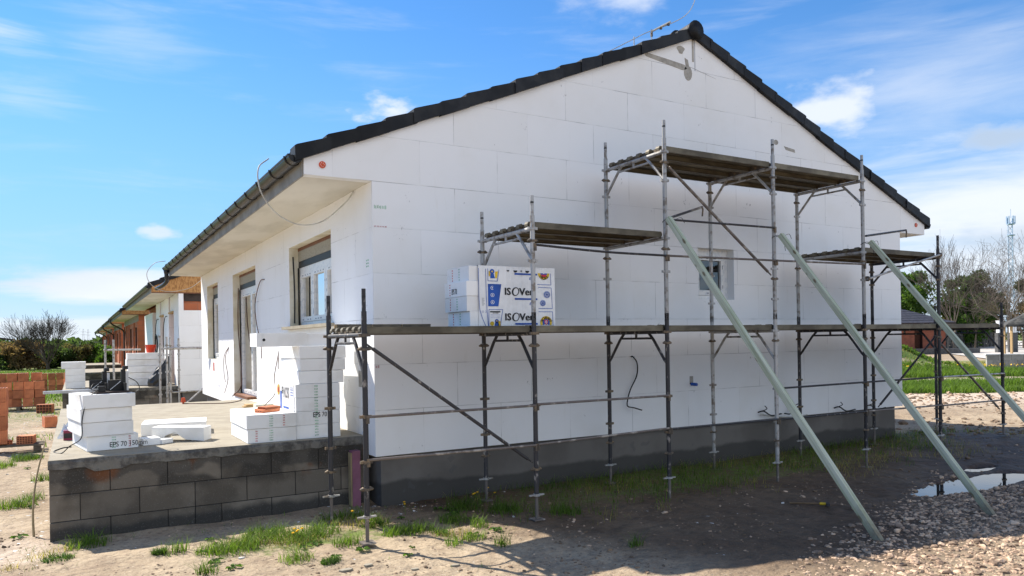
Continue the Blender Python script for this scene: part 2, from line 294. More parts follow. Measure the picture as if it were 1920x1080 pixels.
t = NT('slab')    # terrace concrete
c = t.mix(t.ramp(t.noise(4.5, 6), 0.35, 0.65), (0.315, 0.280, 0.215), (0.26, 0.228, 0.172))
c = t.mix(t.ramp(t.noise(9, 5, 0.65), 0.60, 0.7, 0, 0.5), c, (0.22, 0.18, 0.13))
c = t.mix(t.ramp(t.noise(30, 4, 0.7), 0.64, 0.72, 0, 0.7), c, (0.58, 0.55, 0.48))
t.col(c); t.b.inputs['Roughness'].default_value = 0.9; t.bump(t.noise(12, 2, 0.5), 0.3, 0.004); MATS['slab'] = t.m
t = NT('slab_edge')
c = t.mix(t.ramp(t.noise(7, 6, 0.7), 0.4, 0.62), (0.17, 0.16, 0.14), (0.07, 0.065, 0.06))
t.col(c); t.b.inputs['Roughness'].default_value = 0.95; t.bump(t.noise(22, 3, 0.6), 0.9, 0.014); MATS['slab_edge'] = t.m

t = NT('plinth')  # grey rendered plinth, damp below
x = t.xyz(); c = t.mix(t.ramp(t.noise(1.4, 5), 0.4, 0.65), (0.165, 0.150, 0.135), (0.120, 0.108, 0.096))
d_ = t.ramp(t.math('ADD', x[2], t.math('MULTIPLY', t.noise(0.9, 5), 0.35)), 0.36, 0.42, 0.8, 0.0)
c = t.mix(d_, c, (0.045, 0.042, 0.038)); c = t.mix(t.ramp(t.noise(5, 2), 0.68, 0.7, 0, 0.4), c, (0.09, 0.09, 0.09))
t.col(c); t.b.inputs['Roughness'].default_value = 0.9; t.bump(t.noise(60, 4), 0.3, 0.005); MATS['plinth'] = t.m

t = NT('glass'); gl = t.n('ShaderNodeBsdfGlossy'); gl.inputs['Roughness'].default_value = 0.02; tr = t.n('ShaderNodeBsdfTransparent'); tr.inputs[0].default_value = (0.75, 0.8, 0.8, 1)
fr = t.n('ShaderNodeFresnel'); fr.inputs[0].default_value = 1.55; ms_ = t.n('ShaderNodeMixShader'); t.l(t.math('ADD', t.math('MULTIPLY', fr.outputs[0], 1.4), 0.05, True), ms_.inputs[0]); t.l(tr.outputs[0], ms_.inputs[1]); t.l(gl.outputs[0], ms_.inputs[2]); t.l(ms_.outputs[0], t.o.inputs[0]); MATS['glass'] = t.m
t = NT('clear_film'); gl = t.n('ShaderNodeBsdfGlossy'); gl.inputs['Roughness'].default_value = 0.15; tr = t.n('ShaderNodeBsdfTransparent')
ms_ = t.n('ShaderNodeMixShader'); ms_.inputs[0].default_value = 0.35; t.l(tr.outputs[0], ms_.inputs[1]); t.l(gl.outputs[0], ms_.inputs[2]); t.l(ms_.outputs[0], t.o.inputs[0]); MATS['clear_film'] = t.m

t = NT('ground')
g = t.attr('gm'); sp = t.n('ShaderNodeSeparateColor'); t.l(g.outputs['Color'], sp.inputs[0])
gr, gv, wet_shade = sp.outputs[0], sp.outputs[1], sp.outputs[2]
n1 = t.noise(0.7, 8, 0.6); n2 = t.noise(6, 8, 0.7); n3 = t.noise(28, 6, 0.75); n4 = t.noise(120, 4, 0.7)
c = t.mix(t.ramp(n1, 0.38, 0.62), (0.40, 0.315, 0.215), (0.30, 0.225, 0.15))
c = t.mix(t.ramp(n2, 0.45, 0.68, 0, 0.75), c, (0.22, 0.165, 0.115))
c = t.mix(t.ramp(n3, 0.56, 0.70, 0, 0.7), c, (0.52, 0.46, 0.37))
c = t.mix(t.ramp(n3, 0.46, 0.36, 0, 0.85), c, (0.13, 0.10, 0.075))
c = t.mix(t.ramp(n4, 0.60, 0.70, 0, 0.5), c, (0.60, 0.56, 0.48))
gvc = t.mix(t.ramp(n3, 0.4, 0.6), (0.62, 0.52, 0.42), (0.44, 0.35, 0.27)); c = t.mix(gv, c, gvc)
c = t.mix(t.math('MULTIPLY', t.ramp(t.noise(1.8, 6, 0.7), 0.52, 0.66), 0.55), c, (0.20, 0.145, 0.10))
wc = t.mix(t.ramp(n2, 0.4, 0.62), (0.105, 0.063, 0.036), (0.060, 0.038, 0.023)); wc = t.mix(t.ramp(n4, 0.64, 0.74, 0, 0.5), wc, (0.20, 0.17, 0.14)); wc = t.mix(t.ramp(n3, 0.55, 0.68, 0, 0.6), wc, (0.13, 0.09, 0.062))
c = t.mix(wet_shade, c, wc)  # wet mud colour, also darkening the ground in the house's shade
gc = t.mix(t.ramp(t.noise(0.25, 6, 0.6), 0.4, 0.6), (0.105, 0.165, 0.03), (0.16, 0.19, 0.055)); gc = t.mix(t.ramp(n3, 0.4, 0.6, 0, 0.5), gc, (0.07, 0.10, 0.02))
gm_ = t.ramp(t.math('ADD', gr, t.math('MULTIPLY', t.math('SUBTRACT', n2, 0.5), 0.9)), 0.35, 0.62)
c = t.mix(gm_, c, gc)
t.col(c); t.l(t.ramp(wet_shade, 0, 1, 0.95, 0.6), t.b.inputs['Roughness']); t.b.inputs['Specular IOR Level'].default_value = 0.25
t.bump(t.math('ADD', t.math('ADD', t.math('MULTIPLY', t.noise(16, 3, 0.6), 0.45), t.noise(5, 3, 0.5)), t.math('MULTIPLY', t.noise(60, 2, 0.6), 0.12)), 1.0, 0.045); MATS['ground'] = t.m
t = NT('hill'); c = t.mix(t.ramp(t.noise(0.012, 5), 0.42, 0.6), (0.10, 0.17, 0.06), (0.075, 0.10, 0.06)); t.col(c); t.b.inputs['Roughness'].default_value = 1.0; MATS['hill'] = t.m
t = NT('road'); c = t.mix(t.ramp(t.noise(0.4, 6), 0.4, 0.65), (0.50, 0.47, 0.43), (0.40, 0.37, 0.33)); t.col(c); t.b.inputs['Roughness'].default_value = 0.95; t.bump(t.noise(8, 5), 0.4); MATS['road'] = t.m
t = NT('water'); t.col((0.02, 0.018, 0.015)); t.b.inputs['Roughness'].default_value = 0.02; t.b.inputs['IOR'].default_value = 1.33; t.b.inputs['Specular IOR Level'].default_value = 1.0; t.bump(t.noise(9, 2), 0.015, 0.01); MATS['water'] = t.m

# ---------------------------------------------------------------- builders
class MB:
    def __init__(s): s.v = []; s.f = []; s.m = []; s.r = []; s.names = []; s.cur = 0; s.rn = 0.5; s.big = []
    def use(s, name, rn=None):
        if name not in s.names: s.names.append(name)
        s.cur = s.names.index(name)
        if rn is not None: s.rn = rn
        return s
    def face(s, idx): s.f.append(tuple(idx)); s.m.append(s.cur); s.r.append(s.rn)
    def poly(s, pts):
        b = len(s.v); s.v += [tuple(p) for p in pts]; s.face(range(b, b + len(pts))); return s
    def box(s, x0, x1, y0, y1, z0, z1, M=None):
        x0, x1 = min(x0, x1), max(x0, x1); y0, y1 = min(y0, y1), max(y0, y1); z0, z1 = min(z0, z1), max(z0, z1)
        b = len(s.v); P = [(x0, y0, z0), (x1, y0, z0), (x1, y1, z0), (x0, y1, z0), (x0, y0, z1), (x1, y0, z1), (x1, y1, z1), (x0, y1, z1)]
        if M is not None: P = [tuple(M @ Vector(p)) for p in P]
        s.v += P
        for q in ((0, 3, 2, 1), (4, 5, 6, 7), (0, 1, 5, 4), (1, 2, 6, 5), (2, 3, 7, 6), (3, 0, 4, 7)): s.face([b + i for i in q])
        return s
    def prism(s, prof, a, b, M):   # prof: list of 2D points; extrude from a to b, M maps (p0,p1,t)->xyz
        n = len(prof); k = len(s.v)
        s.v += [tuple(M(p[0], p[1], a)) for p in prof] + [tuple(M(p[0], p[1], b)) for p in prof]
        s.face(range(k + n - 1, k - 1, -1)); s.face(range(k + n, k + 2 * n))
        for i in range(n): j = (i + 1) % n; s.face((k + i, k + j, k + n + j, k + n + i))
        return s
    def tube(s, pts, r, n=8, cap=True, closed=False):
        pts = [Vector(p) for p in pts]; k = len(s.v); L = len(pts); rr = r if isinstance(r, (list, tuple)) else [r] * L
        up = None
        for i, p in enumerate(pts):
            d = (pts[min(i + 1, L - 1)] - pts[max(i - 1, 0)]).normalized()
            if up is None: up = d.orthogonal().normalized()
            up = (up - d * up.dot(d)); up = up.normalized() if up.length > 1e-6 else d.orthogonal().normalized()
            w = d.cross(up)
            for j in range(n):
                a = 2 * math.pi * j / n; s.v.append(tuple(p + (up * math.cos(a) + w * math.sin(a)) * rr[i]))
        for i in range(L - 1):
            for j in range(n):
                j2 = (j + 1) % n; s.face((k + i * n + j, k + i * n + j2, k + (i + 1) * n + j2, k + (i + 1) * n + j))
        if cap: s.face([k + j for j in range(n)][::-1]); s.face([k + (L - 1) * n + j for j in range(n)])
        return s
    def cyl(s, c, r, h, axis='z', n=14):
        c = Vector(c); d = {'x': Vector((1, 0, 0)), 'y': Vector((0, 1, 0)), 'z': Vector((0, 0, 1))}[axis] * (h / 2)
        return s.tube([c - d, c + d], r, n)
    def arr(s, V, F, rn=None):   # numpy arrays: V (n,3), F (m,k)
        s.big.append((np.asarray(V, float), np.asarray(F, int), s.cur, rn)); return s
    def build(s, name, material=None, parent=None, smooth=False, loc=None, bevel=0.0, **tags):
        if material:
            s.names = [material] + [n for n in s.names if n != material] if not s.names else s.names
            if not s.names: s.names = [material]
        me = bpy.data.meshes.new(name)
        V = np.array(s.v, float).reshape(-1, 3); faces = list(s.f); mi = list(s.m); rn = list(s.r)
        off = parent.matrix_world.translation if (parent is not None and parent.type == 'EMPTY') else (Vector(parent['_o']) if parent is not None and '_o' in parent else Vector((0, 0, 0)))
        if loc is not None: off = Vector(loc)
        if s.big:
            tot = [V]; base = len(V); nl = []; lens = []; mm = []; rr = []
            for f in faces: nl.append(np.array(f)); lens.append(len(f))
            nl = [np.concatenate(nl)] if nl else []; lens = [np.array(lens, int)] if lens else []
            mm = [np.array(mi, int)]; rr = [np.array(rn, float)]
            for (v2, f2, cu, r2) in s.big:
                tot.append(v2); nl.append((f2 + base).ravel()); lens.append(np.full(len(f2), f2.shape[1])); base += len(v2)
                mm.append(np.full(len(f2), cu)); rr.append(np.full(len(f2), 0.5) if r2 is None else np.asarray(r2, float))
            V = np.concatenate(tot); loops = np.concatenate(nl); lens = np.concatenate(lens); mi = np.concatenate(mm); rn = np.concatenate(rr)
        else:
            lens = np.array([len(f) for f in faces], int); loops = np.concatenate([np.array(f) for f in faces]) if faces else np.zeros(0, int)
        V = V - np.array(off)
        me.vertices.add(len(V)); me.vertices.foreach_set('co', V.ravel())
        me.loops.add(len(loops)); me.loops.foreach_set('vertex_index', loops.astype(np.int32))
        me.polygons.add(len(lens)); me.polygons.foreach_set('loop_start', np.concatenate([[0], np.cumsum(lens)[:-1]]).astype(np.int32)); me.polygons.foreach_set('loop_total', lens.astype(np.int32))
        me.polygons.foreach_set('material_index', np.array(mi, np.int32))
        me.polygons.foreach_set('use_smooth', np.full(len(lens), bool(smooth)))
        me.update(calc_edges=True); me.validate()
        at = me.attributes.new('rnd', 'FLOAT', 'FACE')
        if len(rn) == len(me.polygons): at.data.foreach_set('value', np.array(rn, np.float32))
        for n_ in (s.names or [material]): me.materials.append(MATS[n_])
        o = bpy.data.objects.new(name, me); COL.objects.link(o)
        if parent is not None:
            o.parent = parent; o['_o'] = tuple(off)
        else: o.location = off
        if bevel:
            b = o.modifiers.new('bevel', 'BEVEL'); b.width = bevel; b.segments = 2; b.limit_method = 'ANGLE'
        for k_, v_ in tags.items(): o[k_] = v_
        return o
def mb(name=None, rn=None):
    m = MB()
    if name: m.use(name, rn)
    return m
def root(name, loc, label, cat, group=None, rz=0.0):
    o = bpy.data.objects.new(name, None); COL.objects.link(o); o.location = loc; o.rotation_euler = (0, 0, 0)
    o.empty_display_size = 0.3; o['label'] = label; o['category'] = cat
    if group: o['group'] = group
    bpy.context.view_layer.update() if False else None
    o.matrix_world = Matrix.Translation(Vector(loc)); return o
def thing(m, name, material, label, cat, group=None, loc=(0, 0, 0), **kw):
    o = m.build(name, material, None, loc=loc, **kw); o['label'] = label; o['category'] = cat
    if group: o['group'] = group
    return o
def structure(m, name, material=None, **kw):
    o = m.build(name, material, **kw); o['kind'] = 'structure'; return o
def copy_tree(o, parent=None):
    c = o.copy(); COL.objects.link(c); c.parent = parent
    for ch in list(o.children): copy_tree(ch, c)
    return c
def bez(p0, p1, p2, p3, n=14):
    o = []
    for i in range(n + 1):
        t_ = i / n; a = (1 - t_) ** 3; b = 3 * t_ * (1 - t_) ** 2; c = 3 * t_ * t_ * (1 - t_); d = t_ ** 3
        o.append(tuple(a * p0[k] + b * p1[k] + c * p2[k] + d * p3[k] for k in range(3)))
    return o
def spline(P, n=6):
    P = [Vector(p) for p in P]; Q = [P[0] * 2 - P[1]] + P + [P[-1] * 2 - P[-2]]; o = []
    for i in range(1, len(Q) - 2):
        for k in range(n):
            t_ = k / n; a, b, c, d = Q[i - 1], Q[i], Q[i + 1], Q[i + 2]
            o.append(0.5 * ((2 * b) + (c - a) * t_ + (2 * a - 5 * b + 4 * c - d) * t_ ** 2 + (3 * b - a - 3 * c + d) * t_ ** 3))
    o.append(P[-1]); return o
def text(m, s, org, ux, uz, size, matname, bold=0.0, lift=0.0015, xs=1.0, shear=0.0, align='LEFT'):
    cu = bpy.data.curves.new('t', 'FONT'); cu.body = s; cu.size = size; cu.offset = bold; cu.resolution_u = 3; cu.shear = shear; cu.align_x = align; cu.fill_mode = 'FRONT'
    ob = bpy.data.objects.new('t', cu); me = bpy.data.meshes.new_from_object(ob)
    ux = Vector(ux).normalized(); uz = Vector(uz).normalized(); nn = ux.cross(uz)
    m.use(matname); k = len(m.v)
    for v in me.vertices: m.v.append(tuple(Vector(org) + ux * (v.co.x * xs) + uz * v.co.y + nn * lift))
    for p in me.polygons: m.face([k + i for i in p.vertices])
    bpy.data.objects.remove(ob); bpy.data.curves.remove(cu); bpy.data.meshes.remove(me)
def vnoise(x, y, seed=0):
    r_ = np.random.default_rng(seed); T = r_.random((256, 256)); xi = np.floor(x).astype(int); yi = np.floor(y).astype(int)
    fx = x - xi; fy = y - yi; fx = fx * fx * (3 - 2 * fx); fy = fy * fy * (3 - 2 * fy)
    g_ = lambda a, b: T[a & 255, b & 255]
    return (g_(xi, yi) * (1 - fx) + g_(xi + 1, yi) * fx) * (1 - fy) + (g_(xi, yi + 1) * (1 - fx) + g_(xi + 1, yi + 1) * fx) * fy
def fbm(x, y, seed=0, o=4): return sum(vnoise(x * 2 ** i, y * 2 ** i, seed + i) / 2 ** (i + 1) for i in range(o)) - 0.5
def sst(v, lo, hi): t_ = np.clip((v - lo) / (hi - lo), 0, 1); return t_ * t_ * (3 - 2 * t_)

# ---------------------------------------------------------------- ground
def puddle_d(x, y):   # >0 inside the puddles
    a = 1 - np.sqrt(((x - 6.55) / 1.15) ** 2 + ((y + 2.78 - 0.0 * x) / 0.30) ** 2) + 0.55 * fbm(x * 2.6, y * 3.5, 5)
    a2 = 1 - np.sqrt(((x - 7.55) / 0.45) ** 2 + ((y + 2.30) / 0.13) ** 2) + 0.8 * fbm(x * 4, y * 5, 6)
    b = 1 - np.sqrt(((x - 2.0) / 0.35) ** 2 + ((y + 2.42) / 0.12) ** 2) + 0.6 * fbm(x * 4, y * 6, 7)
    c = 1 - np.sqrt(((x - 5.0) / 0.28) ** 2 + ((y + 2.72) / 0.08) ** 2) + 0.8 * fbm(x * 6, y * 6, 9)
    d = 1 - np.sqrt(((x - 1.6) / 0.3) ** 2 + ((y + 3.1) / 0.10) ** 2) + 0.8 * fbm(x * 6, y * 6, 10)
    e = 1 - np.sqrt(((x + 3.32) / 0.13) ** 2 + ((y - 2.1) / 0.55) ** 2) + 0.6 * fbm(x * 5, y * 4, 11)
    return np.maximum.reduce([a, a2])
def gz(x, y):
    x = np.asarray(x, float); y = np.asarray(y, float); rr = np.sqrt((x + 2.8) ** 2 + (y + 7.7) ** 2)
    z = 0.035 * fbm(x * 0.6, y * 0.6, 1) + 0.035 * fbm(x * 3.1, y * 3.1, 2) + 0.035 * fbm(x * 7, y * 7, 3, 2)
    z = z - 0.0
    z = z + 0.13 * np.exp(-((x - 10.2) / 2.2) ** 2 - ((y + 1.3) / 1.2) ** 2)
    z = z + 0.05 * sst(x - 0.9 * (-3.2 - y), 1.5, 4) * sst(-3.0 - y, 0, 0.8)
    z = z - 0.05 * sst(puddle_d(x, y), -0.12, 0.25)
    z = np.where((x > 0.3) & (x < 9.3) & (y > 0.4) & (y < 12.5), -0.1, z)
    # soil mound beyond the house on the right
    z = z + 1.6 * np.exp(-((x - 31.0) / 2.9) ** 2 - ((y - 15.3) / 2.6) ** 2) * (1 + 0.5 * fbm(x * 0.9, y * 0.9, 8))
    # far ridge
    th = np.degrees(np.arctan2(x, y)); z = z + sst(rr, 350, 900) * (4.5 + 3 * fbm(th * 0.12, th * 0.0 + 3, 12)) * sst(th, 45, 5) - 0.0
    return z
E1 = np.sinh(np.linspace(-6.35, 6.35, 860)); GX = 2.0 + 3.6 * E1; GY = -2.0 + 3.6 * E1
XX, YY = np.meshgrid(GX, GY, indexing='ij'); ZZ = gz(XX, YY); n_ = 860
V_ = np.stack([XX.ravel(), YY.ravel(), ZZ.ravel()], 1); ii, jj = np.meshgrid(np.arange(n_ - 1), np.arange(n_ - 1), indexing='ij'); a_ = (ii * n_ + jj).ravel()
g_ = mb('ground'); g_.arr(V_, np.stack([a_, a_ + n_, a_ + n_ + 1, a_ + 1], 1))
ground = structure(g_, 'ground', 'ground', smooth=True)
def grass_mask(x, y):
    m = np.zeros_like(x); yy = y - 0.55 * (x - 20)      # yard beyond the house: strips run roughly parallel to the road
    q = (x + 2.8) * 0.5045 + (y + 7.76) * 0.8634            # distance ahead of the camera
    right = x - 0.9 * y > 9
    b1 = sst(q, 22.0, 22.6) * (1 - sst(q, 27.0, 27.6)); b2 = sst(q, 30.0, 30.6) * (1 - sst(q, 33.5, 34.5)); b3 = sst(q, 34.5, 36) * (1 - sst(q, 47, 52)) * 0.55
    far_ = sst(q, 100, 120)
    m = np.where(right, np.maximum.reduce([b1, b2, b3, far_]), m)
    md = np.exp(-((x - 32.0) / 3.4) ** 2 - ((y - 15.5) / 3.0) ** 2); m = np.where(right, np.maximum(m, sst(md, 0.2, 0.5) * 0.9), m)
    left = x < 1.0
    l1 = sst(y, 5, 16) * 0.45 + sst(y, 20, 30) * 0.55; m = np.where(left, np.maximum(m, l1), m)
    s1 = np.exp(-((x - 4.5) / 4.2) ** 4) * sst(y, -1.75, -1.0) * (1 - sst(y, 0.2, 0.5)) * 0.48; m = np.maximum(m, s1)
    s2 = np.exp(-((x + 0.8) / 1.6) ** 2 - ((y + 0.95) / 0.5) ** 2) * 0.55; m = np.maximum(m, s2)
    return np.clip(m, 0, 1)
GMk = grass_mask(XX, YY)
q_ = (XX + 2.8) * 0.5045 + (YY + 7.76) * 0.8634
GVk = np.where(XX - 0.9 * YY > 7, sst(q_, 17, 20.5) * (1 - sst(q_, 22.5, 23)) * 0.8 + sst(q_, 27.2, 28) * (1 - sst(q_, 29.5, 30.2)), 0)
GVk = np.maximum(GVk, 0.6 * sst(fbm(XX * 0.9, YY * 0.9, 31) , 0.02, 0.2) * (XX < -3.0) * (YY < 12))
GWk = sst(XX + 0.45 * (YY + 2.0), 0.3, 1.5) * (1 - sst(XX, 9.5, 13)) * (YY < 0.3) * (0.95 + 0.5 * fbm(XX, YY, 21)) * (1 - 0.75 * sst(-3.6 - YY, 0, 1.0))  # wet mud mask, also painting the house's shade into the ground colour
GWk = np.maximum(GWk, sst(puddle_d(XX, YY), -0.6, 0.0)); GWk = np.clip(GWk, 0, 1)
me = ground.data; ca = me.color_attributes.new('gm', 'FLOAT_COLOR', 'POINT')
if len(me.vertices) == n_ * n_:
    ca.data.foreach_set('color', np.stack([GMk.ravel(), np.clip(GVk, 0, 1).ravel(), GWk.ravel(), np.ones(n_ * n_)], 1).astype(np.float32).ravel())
# puddle water: flat sheets a little below the surrounding soil, only where the basin dips under them
wm = mb('water')
for (x0, x1, y0, y1, zz) in ((5.0, 8.3, -3.35, -1.95, -0.026),):
    wm.poly([(x0, y0, zz), (x1, y0, zz), (x1, y1, zz), (x0, y1, zz)])
structure(wm, 'puddle_water', 'water')
rd = mb('road')   # far road with concrete kerb line
P0 = Vector((58, 26, 0.03)); 
rd.poly([(50.0, 19.5, 0.05), (63.0, 8.5, 0.05), (175, 80, 0.05), (150, 83, 0.05), (92, 47, 0.05), (66, 32, 0.05)])
structure(rd, 'road', 'road')
hl = mb('hill')   # distant green rise on the left
pts = []
for k in range(61):
    th = math.radians(-20 + k * 1.1); h = 9.0 + 3.5 * math.sin(k * 0.21 + 1) - max(0, k - 22) * 0.32
    pts.append((math.sin(th), math.cos(th), max(h, 1.5)))
for a, b in zip(pts[:-1], pts[1:]):
    hl.poly([(a[0] * 800, a[1] * 800, -1), (b[0] * 800, b[1] * 800, -1), (b[0] * 1500, b[1] * 1500, b[2] * 1.5), (a[0] * 1500, a[1] * 1500, a[2] * 1.5)])
    hl.poly([(a[0] * 1500, a[1] * 1500, a[2] * 1.5), (b[0] * 1500, b[1] * 1500, b[2] * 1.5), (b[0] * 2300, b[1] * 2300, -1), (a[0] * 2300, a[1] * 2300, -1)])
structure(hl, 'hill', 'hill')

# ---------------------------------------------------------------- house parts
WD = 9.543; HL = 12.8; SLOPE = 0.4147; ZE = 3.73; XO = 0.73; XR = WD / 2
def zroof(x): return ZE + SLOPE * (min(x, WD - x) + XO)
def roof_mesh(L):
    m = mb('tile'); ang = math.atan(SLOPE); run = XR + XO + 0.10; n = 17; y0, y1 = 0.14, L + 0.0
    ys = np.arange(y0, y1 + 0.001, 0.06); wave = 0.018 * np.cos(ys / 0.30 * 2 * np.pi)
    for side in (0, 1):
        V = []; F = []
        for k in range(n):
            for e, t0 in ((0, k / n), (1, (k + 1) / n)):
                xx = -XO - 0.06 + (run - 0.04) * t0; zz = ZE + SLOPE * (xx + XO) + (0.125 if e == 0 else 0.085)
                X = xx if side == 0 else WD - xx
                V.append(np.stack([np.full_like(ys, X), ys, zz + wave], 1))
        V = np.concatenate(V); ny = len(ys)
        for r_ in range(2 * n - 1):
            a = r_ * ny + np.arange(ny - 1); F.append(np.stack([a, a + 1, a + ny + 1, a + ny], 1) if side else np.stack([a, a + ny, a + ny + 1, a + 1], 1))
        m.arr(V, np.concatenate(F))
        # flat underside (felt)
        X0 = -XO - 0.05 if side == 0 else WD + XO + 0.05
        m.poly([(X0, 0.02, ZE + 0.004), (XR, 0.02, zroof(XR)), (XR, L, zroof(XR)), (X0, L, ZE + 0.004)])
    return m
def verge_mesh(y0, y1):
    m = mb('tile'); n = 17; run = XR + XO + 0.10; rnd_ = random.Random(3)
    for side in (0, 1):
        for k in range(n):
            t0 = run * k / n - XO - 0.10; t1 = run * (k + 1) / n - XO - 0.10 + 0.05
            zb0 = ZE + SLOPE * (t0 + XO) - 0.012; zb1 = ZE + SLOPE * (t1 + XO) - 0.012
            j = rnd_.uniform(-0.009, 0.009); jy = rnd_.uniform(-0.014, 0.010)
            prof = [(t0, zb0 + j), (t1, zb1 + j), (t1, zb1 + 0.132 + j), (t0 + 0.02, zb0 + 0.172 + j), (t0 - 0.002, zb0 + 0.158 + j)]
            if side: prof = [(WD - a, b) for a, b in prof][::-1]
            m.rn = rnd_.random(); m.prism(prof, y0 + jy, y1 + jy, lambda a, b, t: (a, t, b))
    return m
def ridge_mesh(L):
    m = mb('tile'); zc = zroof(XR) + 0.075
    k = 0; y = -0.07
    while y < L + 0.02:
        r0 = 0.125; pts = [(XR, y, zc + 0.012), (XR, y + 0.05, zc + 0.012), (XR, y + 0.42, zc - 0.004)]
        m.rn = random.random(); m.tube(pts, [r0 + 0.012, r0, r0 - 0.012], 16); y += 0.38
    return m
def gutter_mesh(L, x=-0.815, right=False):
    m = mb('gutter'); r = 0.078; zc = 3.735; n = 10; sg = -1 if right else 1
    cx = x if not right else WD - x
    def ring(y, rr): return [(cx + rr * math.cos(math.pi + math.pi * i / n), y, zc + rr * math.sin(math.pi + math.pi * i / n)) for i in range(n + 1)]
    for rr in (r, r - 0.004):
        a, b = ring(-0.02, rr), ring(L + 0.02, rr); k = len(m.v); m.v += a + b
        for i in range(n): m.face((k + i, k + i + 1, k + n + 1 + i + 1, k + n + 1 + i))
    for y in (-0.02, L + 0.02): m.poly(ring(y, r))
    m.tube([(cx - sg * r, -0.02, zc), (cx - sg * r, L + 0.02, zc)], 0.011, 6)
    return m
def bracket_mesh(y, x=-0.815):
    m = mb('gutter'); r = 0.087; zc = 3.735
    m.tube([(x + r * math.cos(math.pi + math.pi * i / 10), y, zc + 0.01 + r * math.sin(math.pi + math.pi * i / 10)) for i in range(11)], 0.010, 6)
    return m

def facade_panel(m, T, a0, a1, z0, z1, openings, mat_, rev, depth):
    """front face with rectangular openings and reveals; T(a,d,z)->xyz"""
    m.use(mat_)
    As = sorted({a0, a1} | {v for o in openings for v in o[:2]}); Zs = sorted({z0, z1} | {v for o in openings for v in o[2:4]})
    for i in range(len(As) - 1):
        for j in range(len(Zs) - 1):
            ca, cz = (As[i] + As[i + 1]) / 2, (Zs[j] + Zs[j + 1]) / 2
            if any(o[0] < ca < o[1] and o[2] < cz < o[3] for o in openings): continue
            m.poly([T(As[i], 0, Zs[j]), T(As[i + 1], 0, Zs[j]), T(As[i + 1], 0, Zs[j + 1]), T(As[i], 0, Zs[j + 1])])
    m.use(rev)
    for o in openings:
        A, B, C, D = o[:4]
        m.poly([T(A, 0, C), T(A, depth, C), T(A, depth, D), T(A, 0, D)]); m.poly([T(B, 0, C), T(B, depth, C), T(B, depth, D), T(B, 0, D)])
        m.poly([T(A, 0, D), T(A, depth, D), T(B, depth, D), T(B, 0, D)]); m.poly([T(A, 0, C), T(A, depth, C), T(B, depth, C), T(B, 0, C)])
def window(par, T, a0, a1, z0, z1, d, panes, shutter=0.0, name='window', marks=True):
    B = lambda m, A0, A1, D0, D1, Z0, Z1: m.poly and boxT(m, T, A0, A1, D0, D1, Z0, Z1)
    zt = z1 - shutter; f = mb('pvc')
    if shutter: zt -= 0.05
    w = 0.065
    B(f, a0, a1, d, d + 0.07, z0, z0 + w); B(f, a0, a1, d, d + 0.07, zt - w - 0.02, zt); B(f, a0, a0 + w, d, d + 0.07, z0 + w, zt - w - 0.02); B(f, a1 - w, a1, d, d + 0.07, z0 + w, zt - w - 0.02)
    fr = f.build(name, None, par)
    sa = [(a0 + w + (a1 - a0 - 2 * w) * i / panes, a0 + w + (a1 - a0 - 2 * w) * (i + 1) / panes) for i in range(panes)]
    for (b0, b1) in sa:
        s_ = mb('pvc'); s = 0.07; zb, zu = z0 + w + 0.004, zt - w - 0.024; b0 += 0.004; b1 -= 0.004
        B(s_, b0, b1, d - 0.012, d + 0.05, zb, zb + s); B(s_, b0, b1, d - 0.012, d + 0.05, zu - s, zu); B(s_, b0, b0 + s, d - 0.012, d + 0.05, zb + s, zu - s); B(s_, b1 - s, b1, d - 0.012, d + 0.05, zb + s, zu - s)
        if marks:
            s_.use('film_print'); r_ = random.Random(int(b0 * 100))
            z = zb + 0.1
            while z < zu - 0.15:
                for e in (b0 + 0.022, b1 - 0.045):
                    if r_.random() < 0.75: B(s_, e, e + 0.012, d - 0.0145, d - 0.0125, z, z + r_.uniform(0.03, 0.08))
                z += 0.14
            a = b0 + 0.08
            while a < b1 - 0.12:
                for e in (zb + 0.02, zu - 0.05):
                    if r_.random() < 0.8: B(s_, a, a + r_.uniform(0.03, 0.08), d - 0.0145, d - 0.0125, e, e + 0.016)
                a += 0.13
        s_.build('sash', None, fr)
        g = mb('glass'); g.poly([T(b0 + s, d + 0.02, zb + s), T(b1 - s, d + 0.02, zb + s), T(b1 - s, d + 0.02, zu - s), T(b0 + s, d + 0.02, zu - s)]); g.build('glass_pane', None, fr)
    if shutter:
        k = mb('shutter'); B(k, a0 + 0.01, a1 - 0.01, d - 0.02, d + 0.10, z1 - shutter + 0.045, z1 - 0.004); k.use('black'); B(k, a0 + 0.01, a1 - 0.01, d - 0.015, d + 0.08, zt + 0.002, z1 - shutter + 0.043)
        k.use('brown_wood'); B(k, a0 + 0.01, a1 - 0.01, d - 0.024, d - 0.0205, z1 - 0.05, z1 - 0.004)
        k.build('shutter_box', None, par)
        k = mb('black'); B(k, a1 - 0.035, a1 - 0.004, d - 0.03, d - 0.014, z0, zt); k.build('shutter_rail', None, par); k = mb('black'); B(k, a0 + 0.004, a0 + 0.035, d - 0.03, d - 0.014, z0, zt); k.build('shutter_rail', None, par)
    return fr
def boxT(m, T, A0, A1, D0, D1, Z0, Z1):
    k = len(m.v); P = [T(a, d, z) for z in (Z0, Z1) for (a, d) in ((A0, D0), (A1, D0), (A1, D1), (A0, D1))]; m.v += P
    for q in ((0, 3, 2, 1), (4, 5, 6, 7), (0, 1, 5, 4), (1, 2, 6, 5), (2, 3, 7, 6), (3, 0, 4, 7)): m.face([k + i for i in q])
TF = lambda a, d, z: (d, a, z)          # long facade (x = 0 plane)
TG = lambda a, d, z: (a, d, z)          # gable (y = 0 plane)
